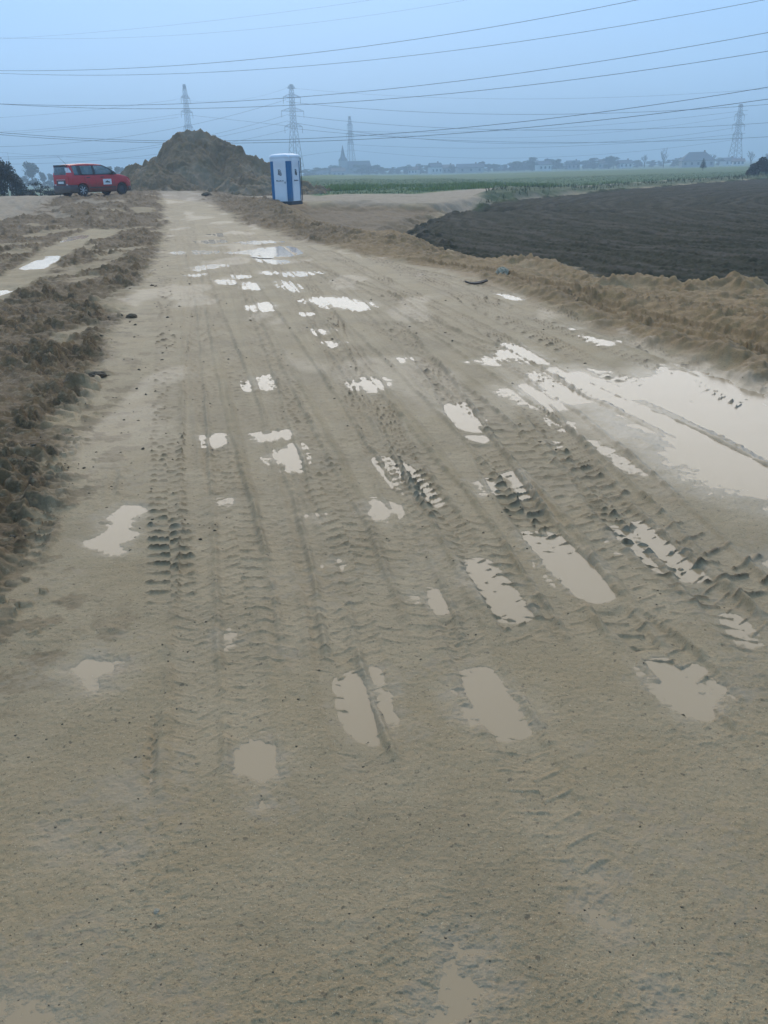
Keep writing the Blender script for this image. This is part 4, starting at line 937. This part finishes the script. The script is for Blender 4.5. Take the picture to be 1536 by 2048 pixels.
# ------------------------------------------------------------------ trees, bushes, houses far behind
BARK = simple('bark', (.06, .048, .038), .9, bump=.4)
def leafm(name, a, b):
    m_, nt, bs = newmat(name); oi = nt.nodes.new('ShaderNodeNewGeometry'); mx = nt.nodes.new('ShaderNodeMix'); mx.data_type = 'RGBA'
    mx.inputs[6].default_value = a + (1,); mx.inputs[7].default_value = b + (1,); nt.links.new(oi.outputs['Random Per Island'], mx.inputs[0])
    nt.links.new(mx.outputs[2], bs.inputs['Base Color']); bs.inputs['Roughness'].default_value = .7; return m_
LEAF = leafm('far_leaves', (.030, .042, .022), (.060, .070, .032)); LEAFD = leafm('dark_leaves', (.010, .020, .016), (.028, .045, .026))
def leaves(C, n, size, seed):
    """quads spread through ellipsoid clumps C = [(cx,cy,cz,rx,ry,rz)]"""
    g = np.random.default_rng(seed); C = np.array(C); vol = C[:, 3] * C[:, 4] * C[:, 5]; k = g.choice(len(C), n, p=vol / vol.sum())
    d = g.normal(size=(n, 3)); d /= np.linalg.norm(d, axis=1)[:, None]; rr = g.random(n) ** .45
    c = C[k, :3] + d * C[k, 3:] * rr[:, None]; u = g.normal(size=(n, 3)); u /= np.linalg.norm(u, axis=1)[:, None]
    v = np.cross(u, g.normal(size=(n, 3))); v /= np.linalg.norm(v, axis=1)[:, None]; s = size * (.5 + g.random(n))[:, None]
    V = np.stack([c - u * s, c - v * s * .6, c + u * s, c + v * s * .6], 1).reshape(-1, 3)
    return V, np.arange(4 * n).reshape(n, 4)
def limbs(M, p, d, L, r, lev, g, spread=.5):
    q = p + d * L; mid = p + d * L * .5 + Vector((g.uniform(-1, 1), g.uniform(-1, 1), 0)) * L * .06
    M.bar(p, mid, r, 5, r * .85); M.bar(mid, q, r * .85, 5, r * .65)
    if lev <= 0: return
    for k in range(3 if lev > 1 else 4):
        nd = (d + Vector((g.uniform(-1, 1), g.uniform(-1, 1), g.uniform(-.2, .6))) * spread).normalized()
        limbs(M, p + (q - p) * g.uniform(.55, 1), nd, L * g.uniform(.55, .8), r * .55, lev - 1, g, spread)
def tree_protos():
    out = []
    for s in range(6):
        g = random.Random(s); C = []
        wide = (.34, .42, .30, .5, .26, .38)[s]
        for k in range(16):
            a = g.uniform(0, 6.28); rr = g.uniform(0, wide * .65); zz = g.uniform(.16, .86)
            f = 1 - abs(zz - .55) * 1.1; C.append((math.cos(a) * rr * f, math.sin(a) * rr * f, zz, g.uniform(.08, .16), g.uniform(.08, .16), g.uniform(.07, .13)))
        V, F_ = leaves(C, 2200, .027, s); M = MB(); limbs(M, Vector((0, 0, 0)), Vector((0, 0, 1)), .36, .022, 3, g, .7)
        n0 = len(M.v); Vt = np.array([tuple(v) for v in M.v])
        me = bpy.data.meshes.new('tree'); me.from_pydata([tuple(v) for v in Vt] + [tuple(v) for v in V], [], M.f + [tuple(int(i) + n0 for i in f) for f in F_])
        me.materials.append(BARK); me.materials.append(LEAF); me.polygons.foreach_set('material_index', [0] * len(M.f) + [1] * len(F_)); me.update(); out.append(me)
    return out
TP = tree_protos()
def far_xy(px, D):
    x, y = plan(px, D); return x, y
g = random.Random(5)
def hz(px): return 338 - (px - 768) * math.tan(ROLL)
def put_tree(px, top, D, label, grp=None, proto=None, wide=1.0, name='tree'):
    x, y = far_xy(px, D); zb = z1(x, y) - .2; v = ray(px, top); zt = EYE + v.z * (y / v.y); h = max(zt - zb, 1.5)
    o = link(name, proto or TP[g.randrange(6)], None, (x, y, zb), g.uniform(0, 6.28)); o.scale = (h * wide, h * wide, h / .95)
    return tag(o, label, 'tree', grp)
grp = 'hazy trees of the distant village'; lab = 'soft blurred grey blue tree among the distant village houses'
ORD = ['first', 'second', 'third', 'fourth', 'fifth', 'sixth', 'seventh', 'eighth', 'ninth', 'tenth', 'eleventh', 'twelfth']
VIL = [(618, 336, 520, 1.3), (636, 333, 540, 1.2), (655, 334, 560, 1.4), (668, 330, 560, 1.3), (712, 328, 560, 1.1), (724, 330, 540, 1), (738, 329, 540, 1.3), (752, 329, 540, 1.1), (766, 333, 560, 1.4),
        (782, 334, 540, 1.3), (797, 333, 560, 1.3), (813, 328, 540, .9), (842, 327, 550, 1.0), (856, 331, 540, 1.3), (893, 331, 560, 1.2), (905, 330, 540, 1), (922, 327, 540, .9), (962, 323, 530, .9),
        (977, 327, 540, 1), (990, 328, 540, 1.2), (1010, 328, 560, 1.2), (1024, 324, 540, 1.3), (1033, 321, 530, 1.2), (1048, 320, 540, 1.3), (1064, 313, 520, 1.1), (1083, 321, 540, 1), (1100, 316, 530, 1.1), (1112, 316, 520, 1.0), (1136, 323, 540, 1.3),
        (1150, 321, 540, 1.2), (1168, 319, 530, 1.1), (1187, 315, 520, 1.1), (1204, 321, 540, 1.2), (1216, 312, 510, .95), (1226, 313, 520, .9), (1238, 319, 540, 1.1), (1256, 319, 540, 1.3), (1272, 320, 540, 1.3), (1302, 320, 540, 1.2), (1346, 315, 520, 1.1), (1362, 314, 510, 1.0),
        (1376, 317, 540, 1.2), (1436, 315, 530, 1.1), (1524, 312, 520, 1.2), (1550, 316, 520, 1.2), (1590, 312, 520, 1.2),
        (870, 332, 590, 1.4), (938, 331, 590, 1.4), (1120, 325, 590, 1.5), (1320, 321, 590, 1.4), (1180, 323, 590, 1.5), (1060, 325, 590, 1.5), (1000, 329, 600, 1.5)]
MARK = [(573, 'the toilet cabin'), (699, 'the small faint pylon'), (870, 'the bright white house'), (985, 'the long low building'), (1086, 'the pale house below the trees'), (1208, 'the grey house among the trees'), (1326, 'the tall bare tree'), (1391, 'the hipped roof barn'), (1482, 'the far right pylon')]
cnt = {}
for px, top, D, wd in sorted(VIL):
    mk = [q for q in MARK if q[0] < px][-1]; cnt[mk] = cnt.get(mk, 0) + 1
    put_tree(px, top + g.uniform(-1, 1), D, ORD[cnt[mk] - 1] + ' blurred blue tree right of ' + mk[1], grp, None, wd * 2.3)
grp2 = 'hazy trees on the left horizon'; LH = [(44, 350, 330, 1.5), (84, 343, 330, 1.1), (100, 345, 330, 1.2), (24, 344, 340, 1.1), (220, 330, 330, 1.1), (236, 331, 330, 1.2), (205, 333, 340, 1.3), (250, 334, 340, 1.2), (-10, 340, 320, 1), (-40, 344, 320, 1.2), (190, 336, 340, 1.2), (150, 341, 340, 1.2)]; cnt = {}
for px, top, D, wd in sorted(LH):
    mk = [q for q in ((-999, 'counted from the left edge'), (64, 'right of the tall hazy tree'), (180, 'between the car roof and the mound')) if q[0] < px][-1]; cnt[mk] = cnt.get(mk, 0) + 1
    put_tree(px, top, D, ORD[cnt[mk] - 1] + ' soft low tree ' + mk[1], grp2, None, wd)
put_tree(64, 322, 300, 'tall hazy tree standing above the others left of the red car', None, TP[2], 1.15)

# bare winter trees with visible branches
def bare_proto(seed, spread):
    gg = random.Random(seed); M = MB()
    for k in range(3): limbs(M, Vector((0, 0, 0)), Vector((gg.uniform(-.18, .18), gg.uniform(-.18, .18), 1)).normalized(), .40, .022, 4, gg, spread)
    me = bpy.data.meshes.new('bare_tree'); me.from_pydata([tuple(v) for v in M.v], [], M.f); me.materials.append(BARK); me.update(); return me
for k, (px, top, D, lb, wd) in enumerate(((1326, 298, 470, 'tall bare tree with upright twigs standing above the village', .8), (1288, 308, 500, 'faint round bare tree left of the tall upright bare tree', 1.0),
        (1500, 302, 420, 'bare forked tree just right of the far right pylon', 1.0), (1420, 305, 470, 'faint bare tree behind the dark young tree', 1.2), (1532, 305, 430, 'bare forked tree at the right edge above the dark bush', .9))):
    put_tree(px, top, D, lb, None, bare_proto(40 + k, .42 if k == 0 else .62), wd, 'bare_tree')

# dark young tree alone in the field
def young_tree():
    x, y = plan(1405, 178); zb = z1(x, y); v = ray(1405, 314); h = EYE + v.z * (y / v.y) - zb
    r_ = root('young_tree', (x, y, zb), 0, label='small dark pointed tree standing alone in the green field', cat='tree')
    M = MB(); M.tube([(0, 0, -.1), (.02, 0, h * .5), (0, 0, h * .9)], [.05, .04, .015], 6); M.build('trunk', BARK, r_)
    C = [(0, 0, h * (.25 + .7 * t), .27 * (1 - t) ** .8 * h + .05, .27 * (1 - t) ** .8 * h + .05, h * .09) for t in np.linspace(0, .97, 10)]
    V, F_ = leaves(C, 1600, .055 * h / 3, 77); link('crown', mesh_np('crown', V, F_, LEAFD), r_)
young_tree()
def bush(px, D, w_, h, n, size, label, seed, zoff=0, nm='bush', dy=1.0):
    x, y = plan(px, D); zb = z1(x, y) + zoff; gg = random.Random(seed)
    r_ = root(nm, (x, y, zb), 0, label=label, cat='bush'); C = []
    for k in range(int(14 + w_ * 3)):
        a = gg.uniform(-w_ / 2, w_ / 2); f = max(.25, 1 - (2 * abs(a) / w_) ** 2.2); C.append((a, gg.uniform(-dy, dy), gg.uniform(.15, .78) * h * f, gg.uniform(.3, .6), gg.uniform(.3, .6), gg.uniform(.2, .5) * h * .45))
    V, F_ = leaves(C, n, size, seed); V[:, 2] = np.maximum(V[:, 2], -.1); link('foliage', mesh_np('foliage', V, F_, LEAFD), r_)
    M = MB()
    for k in range(int(w_ * 6)):
        a = gg.uniform(-w_ * .42, w_ * .42); f = max(.25, 1 - (2 * abs(a) / w_) ** 2.2); b = gg.uniform(-dy * .6, dy * .6)
        p = Vector((a, b, -.1)); q = Vector((a + gg.uniform(-.3, .3), b, h * f * gg.uniform(.5, .85))); M.bar(p, q, .02, 4, .008); M.bar(q, q + Vector((gg.uniform(-.25, .25), gg.uniform(-.2, .2), h * f * gg.uniform(.12, .32))), .008, 3, .003)
    M.build('stem', BARK, r_)
bush(-14, 58, 4.2, 2.75, 9000, .06, 'dark bushy shrub at the left edge behind the sandy crest', 3, 0, 'bush')
bush(78, 62, 2.6, 1.1, 2500, .05, 'low dark scrub between the left edge shrub and the red car', 4, .45)
bush(1538, 104, 4.2, 2.4, 9500, .075, 'dark round bush at the right edge at the end of the ploughed field', 5)

# houses and church of the village
WALLW = simple('pale_render', (.62, .60, .56), .8); WALLG = simple('grey_render', (.34, .32, .30), .85); TILE = simple('roof_tile', (.16, .09, .07), .8, scale=3); SLATE = simple('dark_roof', (.09, .09, .10), .8)
PANE = simple('window_pane', (.03, .035, .04), .2)
def house(px, D, w_, d_, hw, hr, rz, wall, roof, label, hip=0.0, grp='village houses', nwin=3):
    x, y = plan(px, D); zb = z1(x, y) - .2; r_ = root('house', (x, y, zb), rz, label=label, cat='house', group=grp)
    w_ *= .6; d_ *= .6; hw *= .85; hr *= .6
    M = MB(); M.box((-w_ / 2, -d_ / 2, 0), (w_ / 2, d_ / 2, hw))
    if not hip:
        for s in (-1, 1): M.add([(s * w_ / 2, -d_ / 2, hw), (s * w_ / 2, d_ / 2, hw), (s * w_ / 2, 0, hw + hr * .96)], [(0, 1, 2)])
    M.build('wall', wall, r_)
    M = MB(); e = .4; hx = w_ / 2 + e - hip * w_ / 2
    a = [(-w_ / 2 - e, -d_ / 2 - e, hw - .1), (w_ / 2 + e, -d_ / 2 - e, hw - .1), (w_ / 2 + e, d_ / 2 + e, hw - .1), (-w_ / 2 - e, d_ / 2 + e, hw - .1), (-hx, 0, hw + hr), (hx, 0, hw + hr)]
    M.add(a, [(0, 1, 5, 4), (2, 3, 4, 5), (1, 2, 5), (3, 0, 4)]); rf = M.build('roof', roof, r_); sm = rf.modifiers.new('s', 'SOLIDIFY'); sm.thickness = .2
    M = MB(); M.box((w_ * .2, -.35, hw + hr * .4), (w_ * .2 + .7, .35, hw + hr + .7)); M.build('chimney', TILE, rf)
    for k in range(nwin):
        u = -w_ / 2 + w_ * (k + .5) / nwin
        M = MB(); M.box((u - .5, -d_ / 2 - .03, hw * .35), (u + .5, -d_ / 2 + .05, hw * .35 + 1.2)); M.build('window', PANE, r_)
for a in ((870, 525, 11, 9, 4.5, 3.5, R(20), WALLW, SLATE, 'white house with a bright wall in the middle of the village'),
          (940, 520, 24, 10, 3.5, 3.2, R(5), WALLG, SLATE, 'long low dark roofed building right of the bright white house'),
          (828, 540, 9, 8, 3.2, 2.6, R(-20), WALLW, TILE, 'small pale house just left of the bright white house'),
          (676, 540, 12, 9, 4, 3, R(10), WALLG, TILE, 'grey house beside the church spire'),
          (645, 530, 10, 8, 3.2, 2.6, R(-10), WALLW, SLATE, 'pale house nearest the toilet in the haze'),
          (1086, 505, 12, 9, 4, 3, R(15), WALLW, SLATE, 'pale house below the hazy trees in the centre right'),
          (1208, 530, 11, 9, 4, 3, R(-15), WALLG, TILE, 'grey house between the hazy trees left of the tall bare tree'),
          (1248, 520, 12, 9, 3.4, 2.6, R(5), WALLW, SLATE, 'pale low house left of the tall bare tree'),
          (1455, 500, 12, 9, 3, 2.5, R(12), WALLW, SLATE, 'pale low house left of the far right pylon'),
          (1474, 480, 9, 8, 2.6, 2.2, R(-12), WALLW, TILE, 'small bright walled house at the foot of the far right pylon'),
          (895, 545, 12, 9, 3.6, 3, R(12), WALLG, TILE, 'brownish house directly right of the bright white house'),
          (1145, 540, 12, 9, 3.8, 3, R(0), WALLG, SLATE, 'grey house half hidden by trees right of the village centre')):
    house(*a)
house(1391, 455, 25, 16, 3.8, 6.2, R(-8), WALLG, SLATE, 'large hipped roof barn behind the dark young tree', .55, nwin=5)
def church():
    x, y = plan(687, 560); zb = z1(x, y) - .2; r_ = root('church', (x, y, zb), R(15), label='church with a thin pointed spire left of the small faint pylon', cat='church')
    M = MB(); M.box((-2.2, -2.2, 0), (2.2, 2.2, 8.5)); M.build('tower', WALLG, r_)
    M = MB(); M.lathe([(3.0, 8.4), (1.5, 10.5), (.9, 13), (.05, 17.0)], 'z', (0, 0, 0), 8); M.build('spire', SLATE, r_)
    M = MB(); M.box((2.2, -4, 0), (16, 4, 4)); M.build('nave', WALLG, r_)
    M = MB(); M.add([(2.2, -4.3, 3.9), (16.3, -4.3, 3.9), (16.3, 4.3, 3.9), (2.2, 4.3, 3.9), (2.2, 0, 8), (16.3, 0, 8)], [(0, 1, 5, 4), (2, 3, 4, 5), (1, 2, 5), (3, 0, 4)]); M.build('roof', SLATE, r_)
church()

# ------------------------------------------------------------------ grass, crop, crumbs, stones
def blades(name, P, h0, h1, wd, cols, label, seed, lean=.35):
    g_ = np.random.default_rng(seed); n = len(P); z = zfast(P[:, 0], P[:, 1]); a = g_.random(n) * 6.28; h = h0 + (h1 - h0) * g_.random(n) ** 1.5
    ux, uy = np.cos(a), np.sin(a); w_ = wd * (.6 + .8 * g_.random(n)); lx = g_.normal(size=n) * lean * h; ly = g_.normal(size=n) * lean * h
    V = np.stack([np.stack([P[:, 0] - ux * w_, P[:, 1] - uy * w_, z - .03], 1), np.stack([P[:, 0] + ux * w_, P[:, 1] + uy * w_, z - .03], 1), np.stack([P[:, 0] + lx, P[:, 1] + ly, z + h], 1)], 1).reshape(-1, 3)
    tag(link(name, mesh_np(name, V, np.arange(3 * n).reshape(n, 3), leafm(name + '_leaf', *cols))), label=label, kind='stuff')
def inpoly(P, n, box, seed, dens=None):
    g_ = np.random.default_rng(seed); x = box[0] + (box[1] - box[0]) * g_.random(n); y = box[2] + (box[3] - box[2]) * g_.random(n)
    d = sdf(x, y, P); k = d > .1
    if dens is not None: k &= g_.random(n) < dens(x, y, d)
    return np.stack([x[k], y[k]], 1)
Pw = inpoly(WEED, 160000, (4, 112, 36, 160), 1, lambda x, y, d: np.clip(.35 + fbm(x * .5, y * .5, 3, 5) * 1.6, .05, 1))
blades('grass', Pw, .10, .42, .03, ((.040, .062, .022), (.115, .120, .050)), 'rough green and straw coloured verge grass along the ploughed field', 2)
Pg = inpoly(GREEN, 260000, (-16, 110, 56, 150), 3, lambda x, y, d: np.clip(np.exp(-(y - 56) / 60), .15, 1))
blades('crop_plants', Pg, .03, .10, .035, ((.022, .075, .016), (.055, .120, .028)), 'young green crop growing in the flat field', 4, .25)
fl = inpoly(GREEN, 60000, (-4, 40, 66, 92), 8, lambda x, y, d: S(fbm(x * .18, y * .3, 3, 6), .12, .3))
blades('flowering_weeds', fl, .20, .36, .03, ((.14, .19, .03), (.22, .26, .05)), 'yellow green flowering patches in the crop near the path', 9, .25)
Pl = inpoly(SANDP, 26000, (0, 14, 4, 26), 6, lambda x, y, d: S(fbm(x * 1.2, y * 1.2, 3, 8), .12, .4) * S(d, .2, .6))
blades('straw', Pl, .02, .07, .0035, ((.22, .15, .07), (.34, .25, .12)), 'bits of dry straw and roots mixed into the orange sand bank', 5, 1.1)

def stones(name, n, r0, r1, s0, s1, mat, label, seed, box, keep=None, squash=.6):
    g_ = np.random.default_rng(seed); rr = np.exp(math.log(r0) + (math.log(r1) - math.log(r0)) * g_.random(n)); tt = g_.uniform(-.6, .6, n)
    x, y = rr * np.sin(tt), rr * np.cos(tt)
    k = sdf(x, y, ROAD) > (-.2 if box else .05)
    if keep: k &= keep(x, y)
    x, y, rr = x[k], y[k], rr[k]; n = len(x); z = zfast(x, y)
    s = s0 + (s1 - s0) * g_.random(n) ** 3; s = s * np.clip(rr / 6, .30, 1.8)
    base = np.array([(1, 0, 0), (0, 1, 0), (-1, 0, 0), (0, -1, 0), (0, 0, 1), (0, 0, -1)], float); fc = np.array([(0, 1, 4), (1, 2, 4), (2, 3, 4), (3, 0, 4), (1, 0, 5), (2, 1, 5), (3, 2, 5), (0, 3, 5)])
    V = base[None] * (1 + g_.normal(size=(n, 6, 3)) * .18) + g_.normal(size=(n, 6, 3)) * .2; V[..., 2] *= squash; a = g_.random(n) * 6.28
    X = V[..., 0] * np.cos(a)[:, None] * 1.4 - V[..., 1] * np.sin(a)[:, None]; Y = V[..., 0] * np.sin(a)[:, None] * 1.4 + V[..., 1] * np.cos(a)[:, None]
    V = np.stack([X * s[:, None] + x[:, None], Y * s[:, None] + y[:, None], V[..., 2] * s[:, None] + (z + s * .15)[:, None]], 2).reshape(-1, 3)
    F_ = (fc[None] + (np.arange(n) * 6)[:, None, None]).reshape(-1, 3)
    tag(link(name, mesh_np(name, V, F_, mat)), label=label, kind='stuff')
crumb = simple('mud_crumb', (.090, .062, .033), .8, var=.4, scale=20); peb = leafm('pebble_stone', (.17, .125, .075), (.42, .35, .25))
stones('mud_crumbs', 4200, 1.2, 30, .0012, .010, crumb, 'dark crumbs of mud scattered over the pale road', 21, True, lambda x, y: fbm(x * .8, y * .8, 3, 66) > -.05)
stones('gravel', 5200, 1.0, 7, .0010, .0038, peb, 'fine pale grit pressed into the wet road', 22, False)
stones('soil_crumbs', 1400, 4, 30, .005, .016, crumb, 'crumbs along the edge of the churned mud', 23, True, lambda x, y: (sdf(x, y, CHURN1) > -.9), .7)

def lump(name, px, py, size, mat, label, cat, seed, sq=(1, 1, .6), z=None, sub=4):
    x, y = W(px, py, 0); bm = __import__('bmesh').new(); __import__('bmesh').ops.create_icosphere(bm, subdivisions=sub, radius=1)
    P = np.array([tuple(v.co) for v in bm.verts]); d = 1 + .28 * fbm(P[:, 0] * 1.5 + seed, P[:, 1] * 1.5 + P[:, 2] * 1.3, 4, seed) + .12 * clods(P[:, 0] + P[:, 2], P[:, 1] - P[:, 2], .5, seed)
    for v, k in zip(bm.verts, d): v.co *= float(k)
    me = bpy.data.meshes.new(name); bm.to_mesh(me); bm.free(); me.materials.append(mat); o = link(name, me, None, (x, y, z1(x, y) + size * sq[2] * .35), seed * 1.3)
    o.scale = (size * sq[0], size * sq[1], size * sq[2]); tag(o, label, cat); return o
STONE = simple('pale_stone', (.33, .27, .18), .8, bump=.3); CLOD = simple('clod_earth', (.15, .105, .06), .9, bump=.6, scale=12, var=.4)
lump('stone', 1005, 552, .10, STONE, 'pale pointed stone lying at the edge of the orange sand ruts', 'stone', 3, (1.2, .9, .8))
lump('dirt_clod', 265, 643, .06, CLOD, 'single dark clod lying alone between churned strip and road', 'dirt clod', 4, (1.2, 1, .6))
lump('dirt_clod', 195, 762, .06, CLOD, 'larger dark clod at the road edge on the left', 'dirt clod', 5, (1.3, 1, .55))
lump('pebble', 313, 1822, .0065, STONE, 'tiny pale pebble on the bare road in the lower left', 'pebble', 6, (1.2, 1, .8), None, 3)
lump('dirt_clod', 416, 414, .20, CLOD, 'lone dark clod at the left end of the brown earth ridge', 'dirt clod', 8, (1.4, 1, .7))
def scrap():
    x, y = W(953, 569, 0); M = MB(); L_ = []
    for k in range(9):
        t = k / 8 - .5; L_.append((t * .34, .05 * math.cos(t * 3), .012 + .035 * (2 * abs(t)) ** 2))
    for i in range(8):
        a, b = L_[i], L_[i + 1]; w0 = .035 * (1 - (2 * abs(i / 8 - .5)) ** 3 * .6)
        M.add([(a[0], a[1] - w0, a[2]), (b[0], b[1] - w0, b[2]), (b[0], b[1] + w0, b[2] + .012), (a[0], a[1] + w0, a[2] + .012)], [(0, 1, 2, 3)])
    o = M.build('bark_scrap', simple('black_scrap', (.03, .024, .018), .7)); sm = o.modifiers.new('s', 'SOLIDIFY'); sm.thickness = .018
    o.location = (x, y, z1(x, y) + .01); o.rotation_euler = (0, 0, .25); tag(o, 'dark curved strip of bark lying flat on the road near the orange ruts', 'bark')
scrap()

# ------------------------------------------------------------------ haze
def haze():
    M = MB(); M.box((-5300, -5300, -4.5), (5300, 5300, 62)); m_ = bpy.data.materials.new('haze_air'); m_.use_nodes = True; nt = m_.node_tree; nt.nodes.clear()
    o = nt.nodes.new('ShaderNodeOutputMaterial'); v = nt.nodes.new('ShaderNodeVolumePrincipled'); v.inputs['Color'].default_value = (.76, .885, 1.0, 1)
    v.inputs['Density'].default_value = HAZE_DENSITY; v.inputs['Anisotropy'].default_value = 0
    nt.links.new(v.outputs[0], o.inputs['Volume']); tag(M.build('haze', m_), 'thin blue morning haze', kind='stuff')
haze()
